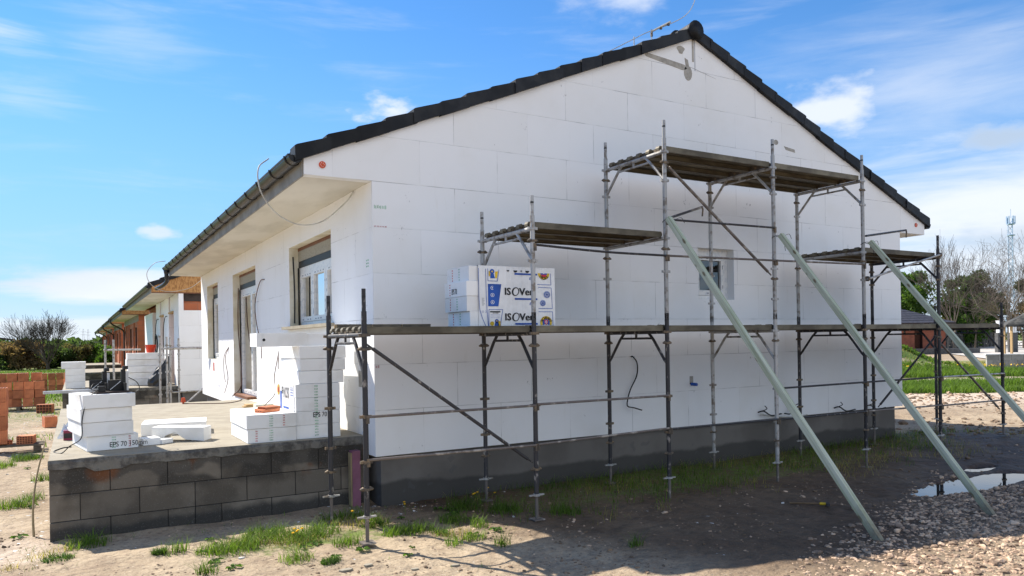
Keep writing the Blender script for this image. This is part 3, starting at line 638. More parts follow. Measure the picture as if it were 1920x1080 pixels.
def gable_poly(m, y, x0=-XO, x1=WD + XO, z0=3.55):
    m.poly([(x0, y, z0), (x1, y, z0), (x1, y, zroof(x1)), (XR, y, zroof(XR)), (x0, y, zroof(x0))])

# ================================================================ the white house
H = root('house', (0, 0, 0), 'long white polystyrene-clad house with dark tiled gable roof, behind the scaffolding', 'house')
w = mb('eps_gable')
facade_panel(w, TG, 0, WD, 0.55, 3.55, [(4.79, 5.50, 2.33, 3.06)], 'eps_gable', 'eps', 0.13)
w.use('eps_gable'); gable_poly(w, 0.0)
w.use('eps'); w.poly([(-XO, 0, 3.55), (-XO, 0.12, 3.55), (0, 0.12, 3.55), (0, 0, 3.55)]); w.poly([(-XO, 0, 3.55), (-XO, 0.12, 3.55), (-XO, 0.12, zroof(-XO)), (-XO, 0, zroof(-XO))])
w.poly([(WD + XO, 0, 3.55), (WD + XO, 0.12, 3.55), (WD, 0.12, 3.55), (WD, 0, 3.55)]); w.poly([(WD + XO, 0, 3.55), (WD + XO, 0.12, 3.55), (WD + XO, 0.12, zroof(-XO)), (WD + XO, 0, zroof(-XO))])
OPF = [(1.52, 3.66, 2.05, 3.235), (6.11, 8.35, 0.752, 3.215), (10.22, 11.80, 1.46, 3.22)]
facade_panel(w, TF, 0, HL, 0.55, 3.55, OPF, 'eps_facade', 'eps_cream', 0.16)
w.use('eps_facade'); w.poly([(WD, 0, 0.55), (WD, HL, 0.55), (WD, HL, 3.55), (WD, 0, 3.55)])
w.use('eps'); w.poly([(0, 0, 0.55), (0.15, 0, 0.55), (0.15, HL, 0.55), (0, HL, 0.55)]); w.poly([(0, 0, 0.551), (WD, 0, 0.551), (WD, 0.15, 0.551), (0, 0.15, 0.551)])
w.use('eps_gable'); w.poly([(0, HL, 0.55), (WD, HL, 0.55), (WD, HL, 3.55), (0, HL, 3.55)]); gable_poly(w, HL)
w.build('wall', None, H)
p_ = mb('plinth'); p_.box(0.09, WD - 0.09, 0.09, HL - 0.09, -0.4, 0.549); p_.build('plinth', None, H)
# inner masonry leaf behind the openings, and the room
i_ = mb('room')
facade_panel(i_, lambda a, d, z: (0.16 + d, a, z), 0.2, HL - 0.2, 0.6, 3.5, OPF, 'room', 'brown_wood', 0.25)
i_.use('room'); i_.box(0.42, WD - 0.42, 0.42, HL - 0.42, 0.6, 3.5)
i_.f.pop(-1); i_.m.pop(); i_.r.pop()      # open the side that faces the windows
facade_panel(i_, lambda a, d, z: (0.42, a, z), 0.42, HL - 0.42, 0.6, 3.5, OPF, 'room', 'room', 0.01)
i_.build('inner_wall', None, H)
s_ = mb('soffit'); s_.box(-XO, 0.0, 0.121, HL, 3.55, 3.565); s_.build('soffit', None, H); s_ = mb('soffit'); s_.box(WD, WD + XO, 0.121, HL, 3.55, 3.565); s_.build('soffit', None, H)
s_ = mb('fascia'); s_.box(-XO - 0.018, -XO, 0.02, HL, 3.535, 3.74); s_.build('fascia', None, H); s_ = mb('fascia'); s_.box(WD + XO, WD + XO + 0.018, 0.02, HL, 3.56, 3.74); s_.build('fascia', None, H)
rf = roof_mesh(HL).build('roof', None, H)
vg = verge_mesh(-0.055, 0.15).build('verge_tiles', None, H); verge_mesh(HL - 0.12, HL + 0.05).build('verge_tiles', None, H)
rg = ridge_mesh(HL).build('ridge_cap', None, H, smooth=True)
gt = gutter_mesh(HL).build('gutter', None, H, smooth=False)
for k in range(19): bracket_mesh(0.12 + k * 0.70).build('gutter_bracket', None, gt)
g2 = gutter_mesh(HL, right=True).build('gutter', None, H)
d_ = mb('pipe_black'); d_.tube(spline([(-0.815, HL - 0.10, 3.68), (-0.815, HL - 0.10, 3.52), (-0.80, HL - 0.06, 3.42), (-0.86, HL + 0.15, 3.33), (-0.98, HL + 0.62, 3.26)], 6), 0.05, 12); d_.tube([(-0.815, HL - 0.10, 3.70), (-0.815, HL - 0.10, 3.58)], [0.075, 0.052], 12); d_.build('downpipe', None, H, smooth=True)
window(H, TF, 1.52, 3.66, 2.05, 3.235, 0.155, 3, 0.25)
window(H, TF, 6.11, 8.35, 0.752, 3.215, 0.155, 2, 0.25, 'patio_door')
window(H, TF, 10.22, 11.80, 1.46, 3.22, 0.155, 1, 0.25)
window(H, TG, 4.79, 5.50, 2.33, 3.06, 0.13, 1)
k = mb('slab'); k.box(-0.10, 0.15, 1.42, 3.78, 2.005, 2.048); k.build('window_sill', None, H)
k = mb('brown_wood'); k.box(0.06, 0.14, 6.12, 6.20, 0.76, 2.9); k.box(-0.02, 0.14, 6.9, 8.33, 0.752, 0.80); k.build('door_trim', None, H)
# glue smears and grooves on the gable
def smear(pts, y=-0.004, mt='glue'):
    k = mb(mt); k.prism(pts, 0.0, y, lambda a, b, t: (a, t, b)); k.build('adhesive_smear' if mt == 'glue' else 'board_crack', None, H)
smear([(3.86, 5.655), (3.90, 5.60), (4.56, 5.52), (4.64, 5.55), (4.60, 5.60), (4.30, 5.625)])
smear([(4.66 + 0.075 * math.cos(a), 5.50 + (0.11 if math.sin(a) < 0 else 0.10) * math.sin(a)) for a in [i * math.pi / 7 for i in range(14)]])
smear([(4.53 + (0.065 + 0.02 * math.sin(3 * a)) * math.cos(a), 5.80 + 0.055 * math.sin(a)) for a in [i * math.pi / 7 for i in range(14)]])
smear([(4.60, 5.70), (4.66, 5.68), (4.68, 5.60), (4.62, 5.59)])
smear([(4.742, 6.00), (4.775, 6.00), (4.775, 5.67), (4.742, 5.67)])
smear([(6.62, 4.70), (6.86, 4.675), (6.87, 4.63), (6.66, 4.65)]); smear([(6.44 + 0.05 * math.cos(a), 4.74 + 0.04 * math.sin(a)) for a in [i * math.pi / 5 for i in range(10)]])
smear([(4.62, 5.60), (4.80, 5.575), (5.20, 5.50), (4.80, 5.57)], -0.003, 'film_print'); smear([(4.79, 5.99), (4.80, 5.99), (4.80, 5.55), (4.79, 5.55)], -0.003, 'film_print')
for (x, z) in ((-0.538, 3.667), (10.016, 3.708)):
    k = mb('red_disc'); k.cyl((x, -0.006, z), 0.036, 0.012, 'y', 20); k.use('print_white')
    for a in range(6): k.cyl((x + 0.02 * math.cos(a), -0.0125, z + 0.02 * math.sin(a)), 0.004, 0.002, 'y', 6)
    k.build('insulation_plug', None, H)
def ticks(m, T, a0, a1, z0, z1, na, nz, mat_, seed=1, horizontal=True):
    r_ = random.Random(seed); m.use(mat_)
    for i in range(na):
        for j in range(nz):
            a = a0 + (a1 - a0) * (i + 0.5) / na; z = z0 + (z1 - z0) * (j + 0.5) / nz; wa = abs(a1 - a0) / na * 0.34; wz = abs(z1 - z0) / nz * 0.30
            for q in range(3):
                ox = wa * (q - 1) * 0.75; boxT(m, T, a + ox - wa * 0.22, a + ox + wa * r_.uniform(0.1, 0.24), -0.0015, 0.0008, z - wz * r_.uniform(0.6, 1), z + wz * r_.uniform(0.5, 1))
k = mb('print_green')
ticks(k, TG, 0.02, 0.17, 3.235, 3.31, 5, 1, 'print_green'); ticks(k, TG, 0.02, 0.17, 3.045, 3.075, 5, 1, 'print_faint_red', 2); ticks(k, TG, 0.01, 0.06, 1.50, 1.56, 2, 1, 'print_faint_red', 3)
ticks(k, TF, 0.12, 0.22, 2.62, 2.72, 2, 3, 'print_green', 4)
k.build('board_print', None, H)
k = mb('xps_pink'); k.box(-0.19, -0.10, 0.22, 0.33, -0.05, 0.60); k.use('straw'); k.box(-0.206, -0.1905, 0.23, 0.32, 0.0, 0.58); k.build('insulation_strip', None, H)
k = mb('glue'); k.box(-0.004, 0.006, 0.36, 0.52, 1.29, 1.475); k.build('wall_recess', None, H)
k = mb('black'); k.box(4.60, 4.655, -0.004, 0.01, 1.135, 1.235); k.use('glue'); k.box(4.60, 4.66, -0.006, 0.0, 1.16, 1.25); k.use('cable_blue'); k.tube([(4.63, 0.0, 1.14), (4.65, -0.09, 1.135)], 0.022, 10); k.build('pipe_stub', None, H)
k = mb('cable_black'); k.tube(spline([(3.56, 0.0, 1.55), (3.57, -0.03, 1.548), (3.62, -0.05, 1.46), (3.61, -0.05, 1.30), (3.50, -0.05, 1.12), (3.44, -0.06, 0.98), (3.435, -0.07, 0.905), (3.52, -0.10, 0.88), (3.63, -0.12, 0.845)], 6), 0.009, 6); k.build('cable_end', None, H, smooth=True)
k = mb('cable_black')
for (x, z, s) in ((5.95, 0.66, 1), (6.72, 0.66, -1), (7.7, 0.62, 1), (8.5, 0.6, 1)):
    k.tube(spline([(x, 0.0, z), (x + 0.06 * s, -0.06, z + 0.02), (x + 0.18 * s, -0.10, z - 0.05), (x + 0.35 * s, -0.14, z - 0.03)], 5), 0.011, 5); k.tube(spline([(x, 0.0, z), (x + 0.10 * s, -0.08, z + 0.05), (x + 0.04, -0.10, z + 0.10)], 5), 0.007, 5)
k.use('cable_white'); k.tube(spline([(5.95, -0.05, 0.64), (6.2, -0.10, 0.59), (6.6, -0.10, 0.56), (6.9, -0.12, 0.575)], 5), 0.012, 5)
k.build('wire_end', None, H)
# hanging wires on the facade
k = mb('cable_brown')
k.tube(spline([(0, 5.35, 2.90), (-0.03, 5.6, 2.87), (-0.04, 5.95, 2.55), (-0.04, 5.9, 2.2), (-0.03, 5.6, 1.8), (-0.05, 5.45, 1.55)], 6), 0.008, 5)
k.tube(spline([(0, 4.2, 1.9), (-0.06, 4.3, 1.5), (-0.08, 4.4, 1.25), (-0.05, 4.5, 1.0), (-0.2, 4.6, 0.80)], 6), 0.007, 5); k.tube(spline([(0, 4.15, 1.9), (-0.06, 4.2, 1.5), (-0.08, 4.05, 1.25), (-0.10, 3.95, 1.18)], 6), 0.007, 5)
k.tube(spline([(0, 8.9, 1.75), (-0.05, 9.2, 1.55), (-0.05, 9.25, 1.2), (-0.05, 9.1, 1.0)], 6), 0.007, 5); k.tube(spline([(0, 8.9, 1.75), (-0.06, 9.0, 1.5), (-0.06, 8.7, 1.1), (-0.1, 8.9, 0.78)], 6), 0.007, 5)
k.tube(spline([(0.10, 8.30, 2.95), (0.08, 8.28, 2.2), (0.06, 8.0, 1.6), (0.0, 7.6, 1.0), (-0.15, 7.7, 0.78)], 6), 0.010, 5)
k.build('wall_wire', None, H)
k = mb('cable_black'); k.tube(spline([(0.05, 3.62, 3.1), (0.06, 3.60, 2.6), (0.06, 3.62, 2.1)], 6), 0.012, 5); k.build('shutter_cable', None, H)
k = mb('red_disc'); k.box(-0.006, 0.0, 10.86, 11.0, 1.19, 1.38); k.build('red_tag', None, H)
# lightning wires
def wire(pts, label, name='lightning_wire', cat='wire', mt='cable_white', r=0.008, group=None):
    m = mb(mt); m.tube(spline(pts, 8), r, 6); return thing(m, name, None, label, cat, group, loc=pts[0], smooth=True)
wire([(-0.86, 1.02, 3.92), (-0.99, 0.95, 3.78), (-0.98, 0.90, 3.52), (-0.80, 0.98, 3.30), (-0.52, 1.05, 3.19), (-0.25, 1.0, 3.24), (-0.06, 0.72, 3.43), (-0.02, 0.55, 3.53)], 'pale wire looping from the near end of the gutter under the white eave')
wire([(-0.86, 12.4, 3.88), (-1.12, 12.3, 3.80), (-1.28, 12.4, 3.55), (-1.16, 12.5, 3.28), (-0.80, 12.6, 3.14), (-0.30, 12.7, 3.24), (-0.01, 12.75, 3.45)], 'pale wire looping down past the far gutter end of the white house')
k = mb('cable_white')
k.tube(spline([(3.55, 0.35, 5.72), (3.9, 0.3, 5.92), (4.15, 0.25, 6.06), (4.45, 0.15, 6.19), (4.68, 0.05, 6.33), (4.80, 0.0, 6.52), (4.84, 0.0, 6.80)], 6), 0.006, 6)
k.tube([(4.20, 0.22, 6.07), (4.46, 0.12, 6.22)], 0.014, 6); k.use('coupler'); k.box(4.19, 4.215, 0.21, 0.235, 6.00, 6.06); k.box(4.31, 4.345, 0.16, 0.185, 6.11, 6.14); k.box(4.41, 4.445, 0.115, 0.14, 6.165, 6.195)
k.use('galv'); k.tube([(3.95, 0.3, 5.84), (3.95, 0.3, 5.98)], 0.008, 6); k.tube([(4.20, 0.22, 5.95), (4.20, 0.22, 6.10)], 0.008, 6)
thing(k, 'lightning_rod', None, 'clamped wire and rod rising above the dark ridge cap of the white house', 'lightning rod', loc=(3.55, 0.35, 5.72))

# ---------------------------------------------------------------- terraces
def terrace(y0, y1, z=0.0, label='', x0=-3.03, x1=-0.004, group=None):
    T = root('terrace', (x0, y0, z), label, 'terrace', group)
    s = mb('slab'); n = 40
    top = 0.75 + z
    s.use('slab'); s.box(x0, x1, y0, y1, top - 0.078, top)
    s.use('slab_edge')
    r_ = random.Random(int(y0 * 10)); prev = None
    prof = []
    for i in range(n + 1):
        x = x0 - 0.005 + (x1 - x0 + 0.003) * i / n; prof.append((x, top - 0.080 - 0.022 * r_.random() - (0.03 if 4 < i < 9 else 0), y0 - 0.006 - 0.02 * r_.random()))
    for a, b in zip(prof[:-1], prof[1:]):
        s.poly([(a[0], y0 - 0.004, top - 0.004), (a[0], a[2], top - 0.03), (b[0], b[2], top - 0.03), (b[0], y0 - 0.004, top - 0.004)]); s.poly([(a[0], a[2], top - 0.03), (a[0], a[2], a[1]), (b[0], b[2], b[1]), (b[0], b[2], top - 0.03)])
    s.build('slab', None, T)
    b = mb('block'); zt = top - 0.08
    rows = [(0.0, [0, .5, 1.0, 1.5, 2.0, 2.5, 3.03]), (0.0, [0, .25, .75, 1.25, 1.75, 2.25, 2.75, 3.03]), (0.0, [0, .5, 1.0, 1.25, 1.5, 2.0, 2.5, 3.03]), (0, [0, .25, .75, 1.25, 1.75, 2.25, 2.75, 3.03])]
    ln = x1 - x0
    for j, (_, js) in enumerate(rows):
        z1 = zt - 0.25 * j; z0 = z1 - 0.243
        js = [v for v in js if v < ln - 0.05] + [ln]
        for a, c in zip(js[:-1], js[1:]):
            b.rn = r_.random(); dy = r_.uniform(-0.004, 0.004); b.box(x0 + a + 0.004, x0 + c - 0.003, y0 + dy, y0 + 0.22, z0, z1)
        yy = y0 + 0.22; off = 0.0 if j % 2 else 0.25
        while yy < y1 - 0.01:
            e = min(yy + 0.5 - off, y1); off = 0; b.rn = r_.random(); dx = r_.uniform(-0.004, 0.004); b.box(x0 + dx, x0 + 0.22, yy + 0.002, e - 0.002, z0, z1); yy = e
        js = [v for v in js]
        for a, c in zip(js[:-1], js[1:]):
            b.rn = r_.random(); b.box(x0 + a + 0.222 if a == 0 else x0 + a + 0.002, x0 + c - 0.002, y1 - 0.2, y1 - 0.006, z0, z1)
    b.build('block_wall', None, T, bevel=0.004)
    m = mb('black'); m.box(x0 + 0.01, x1 - 0.01, y0 + 0.01, y1 - 0.21, -0.3 + z, zt - 0.002); m.build('core', None, T)
    return T
terrace(0.35, 7.1, 0, 'nearest raised concrete terrace on grey block walls, carrying polystyrene stacks beside the white house')

# ================================================================ houses further along the row
def osb_gable(par, y, full=False):
    m = mb('osb'); x1 = 0.75; pts = [(-XO, 3.55), (x1, 3.55), (x1, zroof(x1) - 0.01), (-XO, zroof(-XO) - 0.01)]
    m.prism(pts, y, y + 0.10, lambda a, b, t: (a, t, b)); m.use('brown_wood'); m.box(-XO, x1, y - 0.012, y - 0.001, 3.53, 3.56); m.build('gable_board', None, par); m = mb('osb')
    pts = [(WD - a, b) for a, b in pts][::-1]; m.prism(pts, y, y + 0.10, lambda a, b, t: (a, t, b))
    return m.build('gable_board', None, par)
def common(par):
    s = mb('soffit'); s.box(-XO, 0.0, 0.12, HL, 3.55, 3.565); s.build('soffit', None, par)
    s = mb('fascia'); s.box(-XO - 0.018, -XO, 0.02, HL, 3.535, 3.74); s.build('fascia', None, par)
    for src, nm in ((rf, 'roof'), (vg, 'verge_tiles'), (rg, 'ridge_cap'), (gt, 'gutter')):
        c = src.copy(); COL.objects.link(c); c.parent = par; c.name = nm
    p = mb('plinth'); p.box(0.09, WD - 0.09, 0.09, HL - 0.09, -0.4, 0.549); p.build('plinth', None, par)
def downpipe(par, y):
    d = mb('pipe_black'); d.tube(spline([(-0.815, y, 3.70), (-0.815, y, 3.50), (-0.70, y, 3.34), (-0.30, y, 3.10), (-0.12, y, 2.95), (-0.08, y, 2.7), (-0.08, y, 1.5), (-0.08, y, 0.78)], 5), 0.05, 8); d.build('downpipe', None, par, smooth=True)
GP = 16.8
H2 = root('house', (0, 0, 0), 'second house in the row, partly clad in white polystyrene, orange bucket in front', 'house', 'houses in the row')
w = mb('brick_wall_x'); w.poly([(0.16, 0.14, 0.55), (WD - 0.15, 0.14, 0.55), (WD - 0.15, 0.14, 3.6), (0.16, 0.14, 3.6)]); gable_poly(w, 0.14, -0.1, WD + 0.1, 3.56); gable_poly(w, HL - 0.1, -0.1, WD + 0.1, 3.56)
w.use('dark_board'); w.box(0.17, 0.80, 0.10, 0.139, 3.30, 3.549)
OP2 = [(1.5, 2.5, 0.76, 3.05), (4.6, 5.5, 0.76, 3.05), (7.6, 8.6, 1.4, 3.05), (10.5, 11.5, 1.4, 3.05)]
facade_panel(w, lambda a, d, z: (0.17 + d, a, z), 0.15, HL - 0.1, 0.55, 3.55, OP2, 'brick_wall_y', 'brown_wood', 0.3)
w.use('room'); w.box(0.5, 8.5, 0.3, HL - 0.3, 0.5, 3.5)
w.build('wall', None, H2)
w = mb('eps_gable'); w.box(0.0, 0.139 + 0.0, 0.0, 0.15, 0.55, 3.55)
w.box(0.14, WD, 0.0, 0.135, 0.55, 3.02); w.box(0.80, WD, 0.0, 0.135, 3.021, 3.55); w.use('eps_facade')
for (a, b, z1, dx) in ((0.151, 1.30, 3.55, 0), (2.75, 4.35, 3.55, 0.0), (5.75, 7.3, 3.55, 0.0), (8.9, HL, 3.3, 0)): w.box(0.0, 0.165, a, b, 0.55, z1)
for (a, b) in ((1.5, 2.5), (4.6, 5.5)): w.box(0.02, 0.165, a, b, 3.06, 3.549)
w.build('insulation_cladding', None, H2)
w = mb('wood_new')
for (a, b) in ((1.5, 2.5), (4.6, 5.5)): w.box(-0.04, 0.28, a - 0.15, b + 0.1, 3.0, 3.055); w.use('brown_wood'); w.box(0.12, 0.20, b - 0.12, b - 0.02, 0.77, 3.0); w.use('pvc'); w.box(0.20, 0.26, a + 0.1, a + 0.2, 0.77, 3.0); w.use('wood_new')
w.build('door_frame', None, H2)
w = mb('cable_black')
for yy in (3.2, 6.2): w.tube(spline([(0, yy, 2.95), (-0.06, yy + 0.2, 2.9), (-0.08, yy + 0.6, 2.4), (-0.06, yy + 0.7, 1.6)], 5), 0.014, 5)
for i in range(3): w.tube([( -0.06 - 0.015 * i, 6.5 + 0.42 * math.cos(a), 2.0 + (0.34 + 0.03 * i) * math.sin(a)) for a in [q * math.pi / 9 for q in range(19)]], 0.012, 5)
w.build('cable_coil', None, H2)
osb_gable(H2, -0.005); common(H2)
H2.location = (-0.10, GP, -0.16)
terrace(GP + 0.35, GP + 7.1, -0.2, 'second concrete terrace, in front of the partly insulated house', x0=-3.15, group='terraces along the row')
# brick houses
H3 = root('house', (0, 0, 0), 'unfinished orange brick house, third in the row, next beyond the partly insulated one', 'house', 'houses in the row')
w = mb('brick_wall_x'); w.poly([(0, 0.1, 0.3), (WD, 0.1, 0.3), (WD, 0.1, 3.6), (0, 0.1, 3.6)]); gable_poly(w, 0.11, -0.1, WD + 0.1, 3.56); gable_poly(w, HL - 0.1, -0.1, WD + 0.1, 3.56); w.poly([(0, HL - .1, 0.3), (WD, HL - .1, 0.3), (WD, HL - .1, 3.6), (0, HL - .1, 3.6)])
OP3 = [(1.4, 2.5, 0.9, 2.95), (3.6, 4.5, 0.76, 2.95), (5.6, 6.9, 1.4, 2.95), (8.2, 9.0, 0.9, 2.95), (10.2, 11.6, 1.4, 2.95)]
facade_panel(w, lambda a, d, z: (0.0 + d, a, z), 0.1, HL - 0.1, 0.3, 3.22, OP3, 'brick_wall_y', 'brick_dark', 0.35)
w.use('fascia'); w.poly([(0, 0.1, 3.22), (0, HL - 0.1, 3.22), (0, HL - 0.1, 3.55), (0, 0.1, 3.55)]); w.use('brown_wood')
for o in OP3: w.box(0.10, 0.34, o[0] + 0.02, o[0] + 0.14, o[2], o[3])
w.use('brick_dark'); w.box(0.36, 8, 0.3, HL - 0.3, 0.3, 3.5)
w.use('brick_wall_y')
for yy in (0.1, 2.95, 7.4, 9.5, 12.2): w.box(-0.06, -0.001, yy, yy + 0.3, 0.3, 3.2)
w.build('wall', None, H3)
osb_gable(H3, -0.005); common(H3); downpipe(H3, HL - 1.2)
labels = ['', 'fourth house in the row, orange brick shell between the third and the fifth roof', 'fifth house in the row, orange brick shell, last but one', 'farthest orange brick house, at the end of the row']
tl = ['third terrace along the row, before the first brick house', 'fourth terrace along the row, before the second brick house', 'fifth terrace along the row, a thin pale strip', 'farthest terrace along the row']
for k in range(4):
    h = H3 if k == 0 else copy_tree(H3)
    h.location = (-0.08 + 0.05 * k, GP * (k + 2), -0.18)
    if k: h['label'] = labels[k]
    terrace(GP * (k + 2) + 0.35, GP * (k + 2) + 7.1, -0.2, tl[k], x0=-3.15, group='terraces along the row')

# ================================================================ scaffolding
SX = [-0.60, 1.165, 2.92, 4.69, 6.455, 8.22, 9.96]; YO, YI = -1.416, -0.35
SC = root('scaffolding', (-0.60, -1.416, 0.0), 'stepped steel tube scaffolding with three deck levels in front of the white gable wall', 'scaffolding')
def collar(m, x, y, z, mt):
    c = m.names[m.cur]; m.use('coupler' if mt != 'galv' else 'galv', random.random()); m.cyl((x, y, z), 0.034, 0.028, 'z', 10); m.box(x - 0.055, x + 0.055, y - 0.012, y + 0.012, z - 0.013, z + 0.013); m.use(c)
def cup(m, x, y, z, s=1):
    c = m.names[m.cur]; m.use('coupler', random.random()); m.tube([(x - 0.062, y, z), (x - 0.035, y, z + 0.006), (x, y, z), (x + 0.035, y, z + 0.006), (x + 0.062, y, z)], [0.008, 0.020, 0.012, 0.020, 0.008], 7); m.cyl((x, y, z), 0.036, 0.022, 'z', 10); m.use(c)
def sframe(x, zb, zt, zd, mt, up=None, feet=None, mid=None):
    m = mb(mt, random.random()); r = 0.0242; up = up or mt
    for y in (YO, YI):
        m.use(mt); m.tube([(x, y, zb), (x, y, zt - 0.20)], r, 12); m.use(up); m.tube([(x, y, zt - 0.20), (x, y, zt)], 0.0185, 12); m.use('black'); m.cyl((x, y - 0.0, zt - 0.07), 0.0189, 0.018, 'z', 12)
        cup(m, x, y, zd - 0.20); collar(m, x, y, zd - 0.075, mt)
        if zb < 0.5:
            for q in (1.14, 0.74): collar(m, x, y, q + 0.0, mt)
            cup(m, x, y, 0.50)
        else: collar(m, x, y, zd - 0.40, mt)
        if mid: cup(m, x, y, mid - 0.20); collar(m, x, y, mid - 0.075, mt); collar(m, x, y, mid - 0.45, mt)
    m.use(mt); zz = zd - 0.075; m.tube([(x, YO, zz), (x, YI, zz)], 0.0215, 10)
    st = 0.44 if zb < 0.5 else 0.40; ins = 0.32
    for a, b in ((YO, YO + ins), (YI, YI - ins)):
        m.tube([(x, a, zd - st), (x, a + (b - a) * 0.15, zd - st + 0.05), (x, a + (b - a) * 0.72, zd - 0.16), (x, b, zz)], 0.0165, 8)
    zc = zd - 0.145; m.tube([(x, YO + ins * 0.8, zc), (x, YI - ins * 0.8, zc)], 0.0125, 8); m.box(x - 0.008, x + 0.008, (YO + YI) / 2 - 0.012, (YO + YI) / 2 + 0.012, zc, zz)
    f = m.build('frame', None, SC)
    if feet:
        for y, z0 in zip((YO, YI), feet):
            j = mb('rust_steel'); j.tube([(x, y, z0 - 0.03), (x, y, zb + 0.1)], 0.0165, 10); j.box(x - 0.06, x + 0.06, y - 0.06, y + 0.06, z0 - 0.035, z0 - 0.022); j.use('galv'); j.cyl((x, y, zb - 0.012), 0.036, 0.022, 'z', 12); j.box(x - 0.085, x + 0.085, y - 0.011, y + 0.011, zb - 0.02, zb - 0.006); j.build('base_jack', None, f)
DZ = 1.935
feet = [(0.06, 0.03), (0.03, 0.03), (-0.02, 0.03), (-0.03, 0.02), (0.02, 0.02), (0.12, 0.06), (0.20, 0.10)]
for i, x in enumerate(SX):
    sframe(x, 0.24 + max(0, feet[i][0]) * 0.5, 2.27, DZ, 'galv' if i == 3 else 'dark_steel', feet=feet[i])
for i in (1, 5): sframe(SX[i], 2.0, 3.24, 2.985, 'dark_steel' if i == 5 else 'galv')
for i in (2, 3, 4): sframe(SX[i], 2.0, 4.23, 3.955, 'galv', mid=(2.985 if i != 3 else 2.7))
for i in (2, 4):
    m = mb('galv', 0.4); m.tube([(SX[i], YO, 2.91), (SX[i], YI, 2.91)], 0.0215, 10); m.build('transom', None, SC)
def plank_mesh(L, mt='deck', rn=0.5):
    m = mb(mt, rn); wd = 0.325; h = 0.062
    m.box(0.03, L - 0.03, 0, wd, h - 0.004, h)
    for y0, y1 in ((0, 0.004), (wd - 0.004, wd)): m.box(0.03, L - 0.03, y0, y1, 0, h - 0.004)
    for y0, y1 in ((0.004, 0.03), (wd - 0.03, wd - 0.004)): m.box(0.03, L - 0.03, y0, y1, 0, 0.003)
    for yy in (0.10, 0.155, 0.21): m.box(0.05, L - 0.05, yy, yy + 0.022, h - 0.013, h - 0.0042)
    m.use('coupler', 0.2)
    for xx in (0.031, L - 0.045): m.box(xx, xx + 0.012, 0.004, wd - 0.004, 0.004, h - 0.005)
    m.use('black')
    for xx in (L * 0.22, L * 0.78): m.box(xx, xx + 0.09, 0.125, 0.155, h - 0.014, h - 0.0135)
    m.use(mt, min(1, rn + 0.2))
    for xe, sg in ((0.03, -1), (L - 0.03, 1)):
        for yy in (0.045, 0.215):
            P = [(xe - sg * 0.01, h - 0.012), (xe + sg * 0.012, h + 0.010), (xe + sg * 0.040, h + 0.004), (xe + sg * 0.052, h - 0.018), (xe + sg * 0.050, h - 0.04), (xe + sg * 0.040, h - 0.04), (xe + sg * 0.040, h - 0.018), (xe + sg * 0.010, h - 0.03)]
            if sg < 0: P = P[::-1]
            m.prism(P, yy, yy + 0.06, lambda a, b, t: (a, t, b))
    return m
def deckbay(i, zd):
    L = SX[i + 1] - SX[i]
    for k in range(3):
        m = plank_mesh(L - 0.012, 'deck', random.random()); o = m.build('deck_plank', None, None, loc=(0, 0, 0), bevel=0.002)
        o.parent = SC; o.location = (SX[i] + 0.006 + 0.60, YO + 0.025 + k * 0.342 + 1.416, zd - 0.066 + random.uniform(0, 0.003))
for i in range(6): deckbay(i, DZ)
for i in (1, 4): deckbay(i, 2.985)
for i in (2, 3): deckbay(i, 3.955)
def led(i, z0, z1=None, mt='rust_steel', y=YO - 0.03, j=None, name='guard_rail', sag=0.0, r=0.0125):
    m = mb(mt, random.random()); z1 = z0 if z1 is None else z1; a = (SX[i] + 0.01, y, z0); b = (SX[i + 1 if j is None else j] - 0.01, y, z1)
    mid = [a[k] * 0.5 + b[k] * 0.5 - (sag if k == 2 else 0) for k in range(3)]
    m.tube(spline([a, mid, b], 5) if sag else [a, b], r, 8); m.use('coupler')
    for p in (a, b): m.box(p[0] - 0.014, p[0] + 0.014, y - 0.010, y + 0.012, p[2] - 0.06, p[2] + 0.012)
    m.build(name, None, SC)
led(0, 1.14); led(1, 1.15); led(3, 1.145, 1.15, 'dark_steel'); led(4, 1.15, mt='dark_steel'); led(5, 1.15, 1.14, 'galv')
led(0, 0.76, 0.745); led(1, 0.75, 0.785); led(2, 0.775, 0.765, 'dark_steel'); led(3, 0.76, 0.755, 'dark_steel'); led(4, 0.755, 0.735); led(5, 0.728, 0.721)
led(1, 2.745, 2.71, 'dark_steel', sag=0.015); led(2, 2.71, 2.726); led(3, 2.726, 2.745); led(2, 3.115, 3.13, 'dark_steel')
def brace(x0, z0, x1, z1, y, mt='dark_steel', r=0.017):
    m = mb(mt, random.random()); d = (Vector((x1, 0, z1)) - Vector((x0, 0, z0))).normalized() * 0.07
    m.tube([(x0, y, z0), (x0 + d.x, y, z0 + d.z)], 0.009, 7); m.tube([(x0 + d.x, y, z0 + d.z), (x1 - d.x, y, z1 - d.z)], r, 10); m.tube([(x1 - d.x, y, z1 - d.z), (x1, y, z1)], 0.009, 7); m.build('diagonal_brace', None, SC)
brace(SX[0] + 0.03, 1.78, SX[1] - 0.02, 0.565, YO + 0.035); brace(SX[2] + 0.04, 3.76, SX[3] - 0.02, 2.55, YO + 0.035, 'rust_steel'); brace(SX[5] + 0.05, 1.675, SX[6] - 0.03, 0.565, YO + 0.035, 'rust_steel'); brace(SX[5] + 0.06, 0.63, SX[6] - 0.02, 1.77, YI - 0.035)
